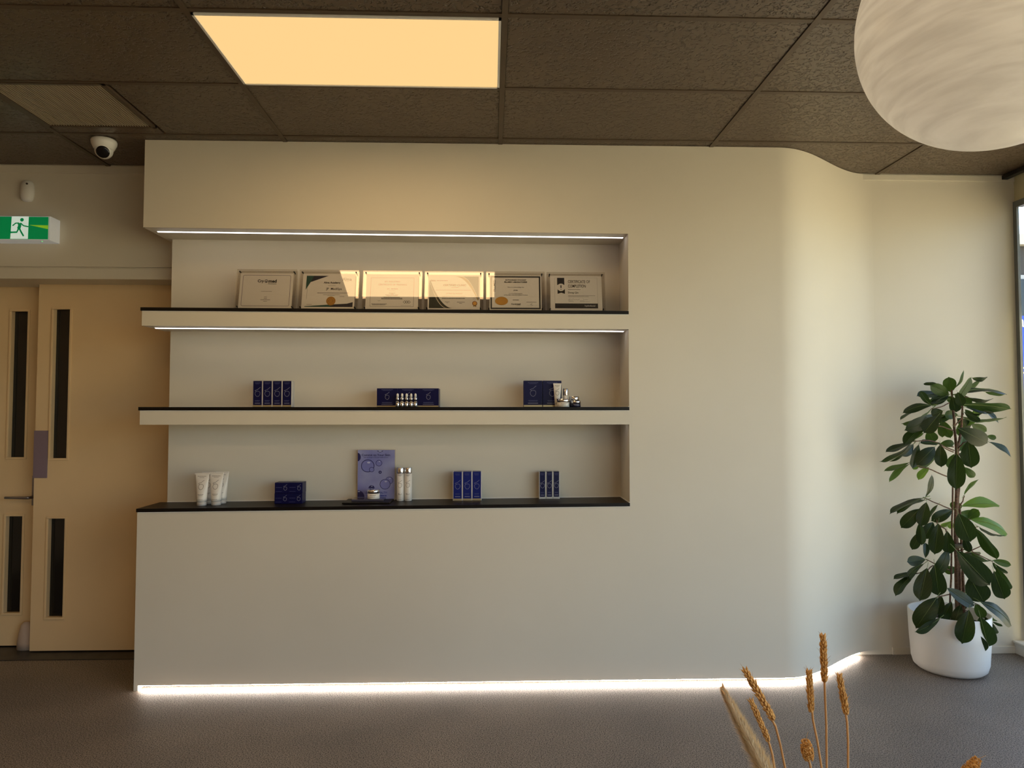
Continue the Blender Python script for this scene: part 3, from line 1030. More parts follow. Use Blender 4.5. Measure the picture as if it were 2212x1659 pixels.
def cert6(mb):
    frame_rect(mb, 0.085, 0.915, 0.06, 0.945, 0.0008, G_)
    mb.flat([(0.135, 0.735), (0.275, 0.735), (0.275, 0.945), (0.135, 0.945)], P0, K_)
    mb.flat([(0.140, 0.475), (0.21, 0.51), (0.282, 0.475), (0.282, 0.61), (0.14, 0.61)], P0, K_)
    mdisc(mb, 0.208, 0.665, 0.0228, PA, P1)
    mb.flat([(0.198, 0.645), (0.218, 0.645), (0.219, 0.725), (0.197, 0.725)], P2, K_)
    mb.disc(0.208, 0.605, 0.0027 / PW, 0.0027 / PH, P2, K_, 12)
    txt(mb, 'CERTIFICATE OF', 0.345, 0.835, 0.43, K_, 'l', hfrac=0.085, bold=0.008)
    txt(mb, 'COMPLETION', 0.345, 0.705, 0.345, K_, 'l', hfrac=0.085, bold=0.008)
    lines(mb, 0.345, 0.60, 0.25, K_, 'l', h=0.0022)
    txt(mb, 'Dong Qin', 0.345, 0.515, 0.20, K_, 'l', bold=0.012)
    lines(mb, 0.345, 0.425, 0.52, G_, 'l', h=0.0022)
    lines(mb, 0.345, 0.395, 0.40, G_, 'l', h=0.0022)
    squig(mb, [(0.345, 0.29), (0.37, 0.335), (0.36, 0.305), (0.395, 0.325), (0.41, 0.31), (0.44, 0.335), (0.47, 0.30), (0.49, 0.32), (0.53, 0.30), (0.56, 0.33)], 0.001, K_)
    squig(mb, [(0.63, 0.35), (0.645, 0.30), (0.67, 0.32), (0.69, 0.305), (0.70, 0.32), (0.72, 0.305)], 0.001, K_)
    lines(mb, 0.35, 0.275, 0.09, G_, 'l', h=0.0018)
    lines(mb, 0.57, 0.275, 0.08, G_, 'l', h=0.0018)
    lines(mb, 0.35, 0.25, 0.10, G_, 'l', h=0.0014)
    lines(mb, 0.57, 0.25, 0.19, G_, 'l', h=0.0014)
    mb.flat([(0.088, 0.058), (0.915, 0.058), (0.915, 0.20), (0.088, 0.20)], P0, K_)
    txt(mb, 'hydrafacial', 0.76, 0.135, 0.20, WH, place=P1)


CERTS = [
    (571, cert1, 'framed certificate with thin purple rounded border, leftmost on the upper shelf', 0.012),
    (707, cert2, 'framed certificate with dark green corner shapes and a round gold seal', 0.0),
    (845.5, cert3, 'framed certificate with thin grey border and three linked diamonds', 0.0),
    (980, cert4, 'framed certificate with gold and black sweeping corners and a gold rosette', 0.0),
    (1114, cert5, 'framed certificate with thick black border and a gold oval seal', 0.0),
    (1246, cert6, 'framed certificate with black ribbon emblem and black footer bar, rightmost', 0.0),
]
YC = 3.915
for px, fn, label, yaw_ in CERTS:
    X = wx(px, YC, 640)
    t = thing('certificate_frame', label, 'certificate', (X, YC, Z_UP(X) + 0.0055), yaw_, 'framed certificates on the upper shelf')
    t.rotation_euler = (-TILT, 0, yaw_)
    a = MB()
    x0, x1 = -FW / 2, FW / 2
    a.add([(x0, 0, 0), (x1, 0, 0), (x1, 0, FH), (x0, 0, FH)], [(0, 1, 2, 3)], 0)
    a.add([(x0, 0, 0), (x1, 0, 0), (x1, 0.004, 0), (x0, 0.004, 0)], [(0, 3, 2, 1)], 1)
    a.add([(x0, 0, FH), (x1, 0, FH), (x1, 0.004, FH), (x0, 0.004, FH)], [(0, 1, 2, 3)], 1)
    a.add([(x0, 0, 0), (x0, 0.004, 0), (x0, 0.004, FH), (x0, 0, FH)], [(3, 2, 1, 0)], 1)
    a.add([(x1, 0, 0), (x1, 0.004, 0), (x1, 0.004, FH), (x1, 0, FH)], [(0, 1, 2, 3)], 1)
    a.build('front_panel', [M_ACRYLIC, M_ACREDGE], t)
    b = MB().box(x0, x1, 0.020, 0.024, 0, FH, 0)
    b.build('back_panel', [M_ACRYLIC], t)
    pa = MB().box(-PW / 2, PW / 2, 0.0, 0.0006, -PH / 2, PH / 2).build('paper', M_PAPER, t)
    pa.location = (0.0, 0.0065, FH / 2 - 0.006)
    mb = MB()
    fn(mb)
    mb.build('print', PRINT, pa)
    for sx in (-1, 1):
        for z in (0.014, FH - 0.014):
            MB().tube([(sx * (FW / 2 - 0.016), -0.004, z), (sx * (FW / 2 - 0.016), 0.026, z)], 0.0038, 10).build('peg', M_PEG, t)

# ================================================================== PRODUCTS
LOGO_SLASH = [(-0.30, 0.635), (-0.16, 0.70), (-0.02, 0.735), (0.14, 0.87), (0.30, 1.0)]
LOGO_O = [(-0.225, 0.46), (-0.14, 0.545), (-0.02, 0.58), (0.12, 0.57), (0.235, 0.50), (0.275, 0.37), (0.245, 0.20), (0.15, 0.06), (0.02, 0.0), (-0.12, 0.05), (-0.23, 0.18), (-0.265, 0.33), (-0.235, 0.45)]


def emblem(mb, u, v, hgt, wd, place, m=0):
    mb.stroke([(u + a * hgt, v + b * hgt) for a, b in LOGO_SLASH[::-1] + [(-0.20, 0.60)] + LOGO_O[1:] + [LOGO_O[1]]], wd, place, m)


CART = {}


def carton(kind, X, Y, Z, label, group, rotz=0.0):
    if kind in CART:
        o = copy_tree(CART[kind], (X, Y, Z + 0.0006), label, rotz)
        o['group'] = group
        return o
    w_, h_, d_, body, face, bandm, style = {
        'slim_tall': (0.0555, 0.146, 0.052, M_SILVERCARD, M_NAVY, M_GOLDBAND, 'edge'),
        'wide': (0.1165, 0.106, 0.11, M_NAVY, M_NAVY, M_GOLDBAND, 'full'),
        'large': (0.1075, 0.151, 0.055, M_NAVY, M_NAVY, M_GOLDBAND, 'full'),
        'cube': (0.0785, 0.0595, 0.078, M_NAVY, M_NAVY, M_NAVY, 'cube'),
        'medium': (0.0555, 0.166, 0.052, M_SILVERCARD, M_NAVY2, M_GOLDBAND, 'edge'),
        'slim_low': (0.0395, 0.158, 0.038, M_SILVERCARD, M_NAVY, M_SILVERCARD, 'edge'),
    }[kind]
    t = thing('product_box', label, 'box', (X, Y, Z + 0.0006), rotz, group)
    hw, hd = w_ / 2, d_ / 2
    bandh = 0.0 if style == 'cube' else h_ * 0.075
    mb = MB().box(-hw, hw, -hd, hd, 0, h_)
    mb.build('carton', body, t, bevel=0.0012)
    yf = -hd
    pl_ = lambda k: (lambda u, v: (u, yf - k, v))
    inset = 0.004 if style == 'edge' else 0.0008
    if bandh:
        MB().box(-hw + inset, hw - inset, yf - 0.0006, yf + 0.001, 0.001, bandh).build('base_band', bandm, t)
    fa = MB().box(-hw + inset, hw - inset, yf - 0.0012, yf + 0.001, max(bandh, 0.001), h_ - 0.001)
    if style == 'edge':
        fa.box(-hw + inset, hw - inset, yf, hd, h_ - 0.0005, h_ + 0.0006)
    fa = fa.build('printed_face', face, t)
    q = pl_(0.0016)
    e, le = MB(), MB()
    if style == 'cube':
        emblem(e, 0.020, 0.016, 0.034, 0.0013, q)
        le.bars(-0.016, 0.032, 0.034, 0.002, q, 1)
        le.bars(-0.016, 0.010, 0.034, 0.0016, q, 1)
    else:
        eh = min(0.052, h_ * 0.37) if w_ < 0.08 else h_ * 0.40
        if kind == 'slim_low':
            eh = 0.044
        emblem(e, 0.0, h_ * 0.40, eh, 0.0015, q)
        le.bars(0, h_ * 0.925, w_ * 0.56, 0.0028, q, 1)
        le.bars(0, h_ * 0.885, w_ * 0.40, 0.0018, q, 1)
        le.bars(0, h_ * 0.245, w_ * 0.50, 0.0026, q, 1)
        le.bars(0, h_ * 0.215, w_ * 0.46, 0.0018, q, 1)
        le.flat([(-w_ * 0.27, h_ * 0.135), (w_ * 0.27, h_ * 0.135), (w_ * 0.27, h_ * 0.152), (-w_ * 0.27, h_ * 0.152)], q)
    e.build('emblem', M_PRINT_S, fa)
    le.build('lettering', [M_PRINT_S, M_PRINT_F], fa)['kind'] = 'stuff'
    CART[kind] = t
    return t


ORD4 = ['leftmost', 'second from the left', 'third from the left', 'rightmost']
for i in range(4):
    X = wx(554.5 + 21.25 * i, 3.92)
    carton('slim_tall', X, 3.955, Z_MID(X), 'slim navy box with silver edges, middle shelf, %s of four' % ORD4[i], 'four slim boxes on the middle shelf')
for i, nm in enumerate(['left', 'middle, behind the dropper bottles', 'right']):
    X = wx(836 + 44.6 * i, 3.955)
    carton('wide', X, 4.01, Z_MID(X), 'wide low navy box on the middle shelf, %s of three' % nm, 'three wide boxes on the middle shelf')
for i, nm in enumerate(['left one, fully in view', 'right one, behind the white tube']):
    X = wx(1151.5 + 41.5 * i, 3.965)
    carton('large', X, 3.995, Z_MID(X), 'large navy box on the middle shelf, %s' % nm, 'two large boxes on the middle shelf')
for i in range(2):
    for k in range(2):
        X = wx(610 + 29.6 * i, 3.975)
        Z = Z_LEDGE(X) + 0.0598 * k
        carton('cube', X + (0.001 if k else 0), 4.016, Z, 'small square navy box on the ledge, %s of the %s stack' % (['bottom', 'top'][k], ['left', 'right'][i]), 'four stacked square boxes on the ledge')
for i, nm in enumerate(['left', 'middle', 'right']):
    X = wx(989 + 20.6 * i, 4.02)
    carton('medium', X, 4.048, Z_LEDGE(X), 'royal blue upright box with gold foot on the ledge, %s of three' % nm, 'three royal blue boxes on the ledge')
for i, nm in enumerate(['left', 'middle', 'right']):
    X = wx(1171.5 + 15.0 * i, 4.06)
    carton('slim_low', X, 4.078, Z_LEDGE(X), 'narrow navy box at the right end of the ledge, %s of three' % nm, 'three narrow boxes on the ledge')


# ---- white tubes
def tube_obj(X, Y, Z, h_, r, wt, label, group, src=None, rotz=0.0):
    if src:
        o = copy_tree(src, (X, Y, Z), label, rotz)
        return o
    t = thing('cosmetic_tube', label, 'tube', (X, Y, Z), rotz, group)
    ch = h_ * 0.125
    MB().lathe([(r * 0.92, 0), (r * 0.97, 0.002), (r * 0.97, ch)], 24).build('cap', M_TUBECAP, t)
    n = 28
    body = MB()
    rings = []
    for k in range(11):
        f = k / 10
        z = ch + (h_ * 0.955 - ch) * f
        ax = r + (wt / 2 - r) * f
        ay = r * (1 - f ** 1.15) + 0.0012
        rings.append([(ax * math.cos(2 * math.pi * i / n), ay * math.sin(2 * math.pi * i / n), z) for i in range(n)])
    vs_ = [p for rr in rings for p in rr]
    fs = []
    for k in range(10):
        for i in range(n):
            j = (i + 1) % n
            fs.append((k * n + i, k * n + j, (k + 1) * n + j, (k + 1) * n + i))
    fs.append(tuple(range(n - 1, -1, -1)))
    body.add(vs_, fs, 0, True)
    bo_ = body.build('body', M_TUBE, t)
    MB().box(-wt / 2 - 0.0005, wt / 2 + 0.0005, -0.0016, 0.0016, h_ * 0.95, h_).build('crimp', M_TUBE, t)

    def surf(u, v):
        f = min(max((v - ch) / (h_ * 0.955 - ch), 0), 1)
        ax = r + (wt / 2 - r) * f
        ay = r * (1 - f ** 1.15) + 0.0012
        return (u, -ay * math.sqrt(max(0.02, 1 - (u / ax) ** 2)) - 0.0006, v)
    e, le = MB(), MB()
    emblem(e, -0.001, h_ * 0.49, h_ * 0.29, 0.0016, surf)
    le.bars(0, h_ * 0.90, wt * 0.62, 0.0024, surf, 1)
    le.bars(0, h_ * 0.86, wt * 0.34, 0.0018, surf, 1)
    le.bars(0, h_ * 0.345, wt * 0.40, 0.0022, surf, 1)
    le.bars(0, h_ * 0.315, wt * 0.30, 0.0018, surf, 1)
    le.bars(0, h_ * 0.19, wt * 0.40, 0.0016, surf, 1)
    e.build('emblem', M_PRINT_D, bo_)
    le.build('lettering', [M_PRINT_D, M_PRINT_M], bo_)['kind'] = 'stuff'
    return t


TG = 'four white tubes on the ledge'
X = wx(436.5, 3.955, 1050)
tb0 = tube_obj(X, 3.955, Z_LEDGE(X), 0.181, 0.0265, 0.077, 'white standing cosmetic tube on the ledge, front left of the four', TG)
X = wx(467.5, 3.965, 1050)
tube_obj(X, 3.965, Z_LEDGE(X), 0, 0, 0, 'white standing cosmetic tube on the ledge, front right of the four', TG, tb0)
X = wx(451, 4.03, 1050)
tube_obj(X, 4.03, Z_LEDGE(X), 0, 0, 0, 'white standing cosmetic tube on the ledge, back left, mostly hidden', TG, tb0)
X = wx(479, 4.035, 1050)
tube_obj(X, 4.035, Z_LEDGE(X), 0, 0, 0, 'white standing cosmetic tube on the ledge, back right of the four', TG, tb0)
X = wx(1203.5, 3.945)
tube_obj(X, 3.93, Z_MID(X), 0.135, 0.015, 0.045, 'small cream white tube standing in front of the large navy boxes', None)


# ---- dropper bottles
def dropper(X, Y, Z, label, src):
    if src:
        return copy_tree(src, (X, Y, Z), label)
    t = thing('dropper_bottle', label, 'bottle', (X, Y, Z), 0, 'five dropper bottles on the middle shelf')
    MB().lathe([(0.0105, 0), (0.0110, 0.001), (0.0110, 0.0315), (0.009, 0.0335)], 20).build('bottle', M_CHROME, t)
    MB().lathe([(0.0085, 0.0335), (0.0085, 0.0405)], 20).build('neck', M_PRINT_K, t)
    MB().lathe([(0.0098, 0.0405), (0.0102, 0.0412), (0.0098, 0.052), (0.007, 0.055)], 20).build('collar', M_CHROME, t)
    MB().lathe([(0.0068, 0.055), (0.0066, 0.068), (0.0052, 0.074), (0.002, 0.0765), (0, 0.0768)], 16).build('bulb', M_WHITE, t)
    return t


src = None
for i, px in enumerate((858.6, 868.4, 878.2, 888.0, 897.3)):
    X = wx(px, 3.92)
    o = dropper(X, 3.92, Z_MID(X), 'silver dropper bottle with white bulb before the wide boxes, %s of five' %
                ['leftmost', 'second from left', 'centre one', 'second from right', 'rightmost'][i], src)
    src = src or o


# ---- jars
def jar(X, Y, Z, r, h_, bodym, label, group=None, base=None):
    t = thing('cream_jar', label, 'jar', (X, Y, Z), 0, group)
    bo_ = MB().lathe([(r * 0.94, 0), (r, 0.002), (r, h_ * 0.58)], 32).build('body', bodym, t)
    MB().lathe([(r * 1.0, h_ * 0.59), (r * 1.02, h_ * 0.60), (r * 1.02, h_ * 0.97), (r * 0.96, h_)], 32).build('lid', M_CHROME, t)

    def surf(u, v):
        return (u, -math.sqrt(max(1e-6, r * r - u * u)) - 0.0005, v)
    e = MB()
    e.bars(0, h_ * 0.40, r * 1.0, 0.0022, surf)
    e.bars(0, h_ * 0.24, r * 0.8, 0.0016, surf)
    e.build('lettering', M_PRINT_D if bodym is M_TUBE else M_PRINT_S, bo_)
    return t


X = wx(1216.5, 3.90)
jar(X, 3.897, Z_MID(X), 0.0345, 0.046, M_TUBE, 'white cream jar with silver lid in front of the white tube')
X = wx(1241, 3.955)
jar(X, 3.965, Z_MID(X), 0.028, 0.062, M_NAVYJAR, 'taller dark jar with silver lid, behind the small navy jar')
X = wx(1243.5, 3.90)
jar(X, 3.897, Z_MID(X), 0.0275, 0.036, M_NAVYJAR, 'small navy jar with silver lid, rightmost product on the middle shelf')
X = wx(1222, 3.955)
t = thing('serum_bottle', 'slender white bottle with tall silver cap behind the cream jar', 'bottle', (X, 3.957, Z_MID(X)))
MB().lathe([(0.0135, 0), (0.014, 0.002), (0.014, 0.066)], 24).build('body', M_TUBE, t)
MB().lathe([(0.0142, 0.066), (0.0145, 0.067), (0.0145, 0.104), (0.0135, 0.106)], 24).build('cap', M_CHROME, t)

# ---- white bottles with silver caps on the ledge
src = None
for i, px in enumerate((864.8, 881.6)):
    X = wx(px, 4.055, 1050)
    lab = 'tall white bottle with silver cap on the ledge, %s' % ['beside the blue poster', 'right of the pair'][i]
    if src:
        copy_tree(src, (X, 4.06, Z_LEDGE(X)), lab)
        continue
    r, h_ = 0.0215, 0.193
    t = thing('toner_bottle', lab, 'bottle', (X, 4.06, Z_LEDGE(X)), 0, 'two white bottles on the ledge')
    bo_ = MB().lathe([(r * 0.93, 0), (r, 0.003), (r, h_ * 0.815)], 28).build('body', M_TUBE, t)
    MB().lathe([(r * 0.985, h_ * 0.815), (r * 1.0, h_ * 0.82), (r * 1.0, h_ * 0.985), (r * 0.93, h_)], 28).build('cap', M_CHROME, t)
    rr = r

    def surf(u, v):
        return (u, -math.sqrt(max(1e-6, rr * rr - u * u)) - 0.0005, v)
    e, le = MB(), MB()
    emblem(e, -0.001, h_ * 0.40, h_ * 0.225, 0.0013, surf)
    le.bars(0, h_ * 0.775, r * 1.2, 0.002, surf, 1)
    le.bars(0, h_ * 0.75, r * 0.7, 0.0016, surf, 1)
    le.bars(0, h_ * 0.225, r * 1.0, 0.003, surf, 1)
    le.bars(0, h_ * 0.195, r * 1.0, 0.0024, surf, 1)
    le.bars(0, h_ * 0.045, r * 1.0, 0.002, surf, 1)
    e.build('emblem', M_PRINT_D, bo_)
    le.build('lettering', [M_PRINT_D, M_PRINT_M], bo_)['kind'] = 'stuff'
    src = t

# ---- poster display stand
YP = 4.085
x0, x1 = wx(772.5, YP, 1030), wx(852.5, YP, 1030)
PXC = (x0 + x1) / 2
pw, phh = x1 - x0, 0.292
ZP = Z_LEDGE(PXC)
t = thing('display_stand', 'blue bubble poster stand with black base on the ledge', 'display', (PXC, YP, ZP + 0.0012))
M_POSTER = mat('periwinkle poster print', (140, 142, 190), 0.35)
n_, l_, b_ = nodes_of(M_POSTER)
tc_ = n_.new('ShaderNodeTexCoord'); gr_ = n_.new('ShaderNodeTexNoise'); gr_.inputs['Scale'].default_value = 6
l_.new(tc_.outputs['Object'], gr_.inputs['Vector'])
rp_ = n_.new('ShaderNodeValToRGB')
rp_.color_ramp.elements[0].position = 0.3; rp_.color_ramp.elements[0].color = (*s2l((118, 120, 182)), 1)
rp_.color_ramp.elements[1].position = 0.7; rp_.color_ramp.elements[1].color = (*s2l((164, 166, 200)), 1)
l_.new(gr_.outputs['Fac'], rp_.inputs['Fac']); l_.new(rp_.outputs['Color'], b_.inputs['Base Color'])
po_ = MB().box(-pw / 2, pw / 2, 0, 0.006, 0.006, phh).build('poster', M_POSTER, t)
MB().box(-pw / 2 - 0.004, pw / 2 + 0.003, 0.006, 0.010, 0.0, phh + 0.002).build('acrylic_back', M_ACREDGE, t)
MB().box(-pw / 2 - 0.055, pw / 2 - 0.005, -0.165, 0.012, 0.0, 0.008).build('base', M_BLACK, t, bevel=0.002)
MB().box(-pw / 2 - 0.012, pw / 2 - 0.045, -0.12, -0.03, 0.008, 0.020).build('riser', mat('smoky acrylic block', (70, 68, 84), 0.08, spec=0.8), t, bevel=0.002)
M_BUBDARK = mat('bubble navy print', (38, 36, 92), 0.4)
M_BUBMID = mat('bubble violet print', (124, 126, 186), 0.4)
M_BUBLITE = mat('bubble pale print', (182, 184, 212), 0.4)
M_POSTTXT = mat('poster navy lettering', (36, 34, 84), 0.5)


def posp(k):
    # poster in pixels of its own picture: 0..555 across, 0..765 down
    return lambda u, v: (-pw / 2 + pw * u / 555, -0.0004 - k, phh - (phh - 0.006) * v / 765)


def bub(mb, u, v, r, fill=None, hl=True, k=0.0):
    q0, q1, q2 = posp(k), posp(k + 0.00012), posp(k + 0.00024)
    if fill is not None:
        mb.disc(u, v, r, r, q0, fill, 26)
    mb.ring(u, v, r, r, max(6, r * 0.10), q1, 0, 26)
    if hl:
        mb.disc(u + r * 0.15, v - r * 0.55, r * 0.26, r * 0.14, q2, 2, 14)


BUBM = [M_BUBDARK, M_BUBMID, M_BUBLITE]
for u_, v_, r_, h_, k_ in ((150, 248, 95, True, 0), (210, 305, 36, False, 0.0004), (318, 205, 45, True, 0), (475, 475, 56, True, 0), (412, 533, 76, True, 0.0004)):
    mb = MB()
    bub(mb, u_, v_, r_, 1, h_, k_)
    mb.build('bubble', BUBM, po_)
mb = MB()
mb.ring(337, 346, 17, 17, 13, posp(0.0003), 0, 18)
mb.build('bubble', BUBM, po_)
mb = MB()
mb.flat([(0, 45)] + [(0 + 45 * math.cos(a), 110 + 65 * math.sin(a)) for a in [math.radians(-90 + 15 * i) for i in range(13)]], posp(0.0003), 0)
mb.build('bubble', BUBM, po_)
mb = MB()
mb.flat([(285, 14), (385, 14), (360, 30), (335, 36), (310, 30)], posp(0.0003), 0)
mb.disc(335, 20, 26, 7, posp(0.0006), 2, 14)
mb.build('bubble', BUBM, po_)
mb = MB()
mb.flat([(210 + 46 * math.cos(a), 595 + 46 * math.sin(a)) for a in [math.radians(180 + 12 * i) for i in range(16)]], posp(0.0003), 0)
mb.disc(215, 565, 12, 6, posp(0.0006), 2, 12)
mb.build('bubble', BUBM, po_)
mb = MB()
mb.flat([(0, 730)] + [(0 + 105 * math.cos(a), 730 + 105 * math.sin(a)) for a in [math.radians(-90 + 10 * i) for i in range(10)]], posp(0.0003), 0)
mb.disc(22, 645, 18, 8, posp(0.0006), 2, 14)
mb.build('bubble', BUBM, po_)


def ptx(mb, s, u, v, wd, m, bold=0.0):
    k = pw / 555
    q = posp(0.0009)
    mb.text(s, u * k, -v * k, wd * k, lambda a, b: q(a / k, -b / k), m, 'c', bold)


mb = MB()
ptx(mb, 'Commit to Your Skin', 272, 78, 425, 0, 0.006)
mb.build('title', M_POSTTXT, po_)
mb = MB()
ptx(mb, 'With the Power of ZO Skin Health Science', 272, 116, 370, 0)
mb.build('tagline', M_POSTTXT, po_)
mb = MB()
ptx(mb, 'ZO SKIN HEALTH', 280, 660, 320, 1, 0.004)
q9 = posp(0.0009)
kk = pw / 555
mb.bars(290 * kk, -712 * kk, 300 * kk, 0.005, lambda a, b: q9(a / kk, -b / kk), 1)
mb.build('brand_name', [M_POSTTXT, mat('poster blue lettering', (44, 52, 140), 0.5)], po_)
X = wx(807, 4.0, 1060)
jar(X, 4.0, ZP + 0.0216, 0.0345, 0.053, M_TUBE, 'white cream jar with silver lid standing on the poster stand')

# ================================================================== POTTED PLANT
PX, PY = 2.685, 4.03
plant = thing('potted_plant', 'tall leafy rubber fig in a white round pot by the window', 'plant', (PX, PY, 0))
pot = MB()
pot.lathe([(0.0, 0.004), (0.135, 0.0), (0.168, 0.006), (0.188, 0.024), (0.198, 0.06), (0.207, 0.2), (0.212, 0.335), (0.206, 0.337), (0.200, 0.333), (0.196, 0.26), (0.0, 0.26)], 64)
pot.build('pot', M_POT, plant)
so = MB().lathe([(0.195, 0.268), (0.12, 0.282), (0.0, 0.286)], 32)
so.build('soil', M_SOIL, plant)


def rel(px, py, Y):
    p = at(px, py, Y)
    return Vector((p.x - PX, p.y - PY, p.z))


def stempath(pts, r0, r1, name='stem', m=None):
    P = [rel(*p) for p in pts]
    out = []
    for i in range(len(P) - 1):
        for k in range(4):
            out.append(P[i].lerp(P[i + 1], k / 4))
    out.append(P[-1])
    n = len(out)
    rad = [r0 + (r1 - r0) * i / (n - 1) for i in range(n)]
    rnd = random.Random(n)
    out = [p + Vector((rnd.uniform(-1, 1), rnd.uniform(-1, 1), 0)) * min(r0, 0.004) * 0.5 for p in out]
    return MB().tube(out, rad, 8).build(name, m or M_STEM, plant)


SY = 4.02
stempath([(2051, 1352, SY - 0.03), (2054, 1250, SY - 0.03), (2057, 1150, SY - 0.03), (2058, 1040, SY - 0.03)], 0.0055, 0.005, 'stake')
stempath([(2068, 1352, SY), (2067, 1260, SY), (2064, 1170, SY), (2066, 1060, SY), (2066, 975, SY), (2061, 905, SY), (2058, 870, SY), (2055, 842, SY)], 0.013, 0.005)
stempath([(2078, 1352, SY + 0.02), (2074, 1250, SY + 0.02), (2066, 1160, SY + 0.02), (2071, 1050, SY + 0.02), (2068, 990, SY + 0.02), (2078, 905, SY + 0.02), (2080, 862, SY + 0.02)], 0.011, 0.005)
stempath([(2084, 1352, SY - 0.02), (2081, 1280, SY - 0.02), (2079, 1200, SY - 0.02), (2073, 1100, SY)], 0.009, 0.006)
MB().lathe([(0.032, -0.012), (0.036, 0.0), (0.032, 0.012), (0.028, 0.0), (0.032, -0.012)], 20).build('tie', mat('grey raffia tie', (120, 112, 92), 0.9), plant).location = rel(2068, 1178, SY)


def ca(u, v): return (1880 + .12055 * u, 780 + .12055 * v)
def cb(u, v): return (2040 + .12053 * u, 780 + .12053 * v)
def cc(u, v): return (1900 + .12056 * u, 950 + .12056 * v)
def cd_(u, v): return (2040 + .12053 * u, 950 + .12053 * v)
def ce(u, v): return (1900 + .12056 * u, 1130 + .12056 * v)
def cf(u, v): return (2040 + .12053 * u, 1130 + .12053 * v)
def cg(u, v): return (1950 + .13862 * u, 1260 + .13862 * v)


BR_ = [  # twigs: lists of pixel points and depth offsets
    ([cc(1310, 1255), cc(1000, 1130), cc(780, 1030)], -0.04), ([cc(1200, 655), cc(860, 510), cc(560, 440)], -0.04),
    ([cc(1320, 220), cc(1120, 130), cc(1070, 80)], -0.05), ([ca(1480, 1240), ca(1270, 1170), ca(980, 1130)], -0.04),
    ([ca(1500, 1600), ca(1300, 1520), ca(1240, 1480)], -0.05), ([ca(1440, 740), ca(1270, 820), ca(1090, 860)], -0.05),
    ([cd_(270, 1230), cd_(340, 1060), cd_(355, 1000)], 0.0), ([cd_(330, 580), cd_(360, 490)], 0.02),
    ([cb(180, 1180), cb(320, 1000), cb(340, 930)], 0.02), ([cb(130, 760), cb(300, 640), cb(430, 650)], 0.02),
    ([cb(220, 1600), cb(300, 1330), cb(330, 1100)], 0.02), ([ce(1250, 300), ce(1180, 110), ce(1040, 20), ce(1020, -60)], -0.06),
    ([ce(1290, 860), ce(1000, 730), ce(830, 650)], -0.05), ([ce(960, 760), ce(840, 850), ce(650, 910)], -0.06),
    ([cf(330, 560), cf(490, 490), cf(670, 400)], 0.0), ([cf(230, 500), cf(420, 460), cf(520, 520), cf(860, 690)], -0.02),
    ([cf(200, 1180), cf(520, 1420), cf(640, 1480)], -0.03), ([cg(860, 300), cg(1000, 350), cg(1130, 330)], -0.05),
    ([cg(850, 360), cg(960, 420), cg(1040, 440)], -0.08), ([cg(750, 170), cg(600, 200), cg(520, 220)], -0.08),
    ([cf(300, 20), cf(450, 80), cf(600, 65)], 0.0), ([cd_(250, 1320), cd_(400, 1420), cd_(470, 1430)], 0.02),
    ([ca(1490, 1540), ca(1050, 1420), ca(740, 1440)], -0.07), ([cd_(230, 180), cd_(330, 60), cd_(420, 20)], -0.03),
]
for pts, off in BR_:
    stempath([(*p, SY + off * min(1, i / 1.0)) for i, p in enumerate(pts)], 0.0038, 0.0025, 'twig')

# leaf outline: obovate with a drip tip; x runs 0..1 along the midrib, y is half width (1 = full)
LP = [(0.0, 0.0), (0.03, 0.09), (0.10, 0.32), (0.20, 0.58), (0.32, 0.80), (0.45, 0.94), (0.57, 1.0), (0.67, 0.99), (0.76, 0.92),
      (0.83, 0.79), (0.885, 0.60), (0.925, 0.38), (0.95, 0.18), (0.975, 0.06), (1.0, 0.0)]


def leaf_template(name, droop, fold, wave, ph):
    mb = MB()
    N = 4
    rows_ = []
    for x, hw in LP:
        z0 = droop * 4 * x * (1 - x) - droop * 0.8 * x * x
        row = []
        for k in range(-N, N + 1):
            f = k / N
            y = 0.5 * hw * f
            z = z0 + fold * abs(f) * hw + wave * hw * f * f * math.sin(9 * x + ph + (1.5 if f > 0 else 0)) + 0.012 * (1 - abs(f)) * (-1 if abs(f) < 0.05 else 0)
            row.append((x, y, z))
        rows_.append(row)
    n = 2 * N + 1
    vs_ = [p for r in rows_ for p in r]
    fs = []
    for i in range(len(LP) - 1):
        for k in range(n - 1):
            fs.append((i * n + k, (i + 1) * n + k, (i + 1) * n + k + 1, i * n + k + 1))
    mb.add(vs_, fs, 0, True)
    # midrib and petiole
    rib = [(-0.16, 0, -0.02), (-0.06, 0, 0.0)] + [(x, 0, droop * 4 * x * (1 - x) - droop * 0.8 * x * x + 0.002) for x in (0.0, 0.2, 0.4, 0.6, 0.8, 0.93)]
    mb.tube(rib, [0.014, 0.014, 0.013, 0.011, 0.009, 0.007, 0.005, 0.002], 5, 1)
    me_o = mb.build(name, [M_LEAF, M_RIB])
    me = me_o.data
    bpy.data.objects.remove(me_o)
    return me


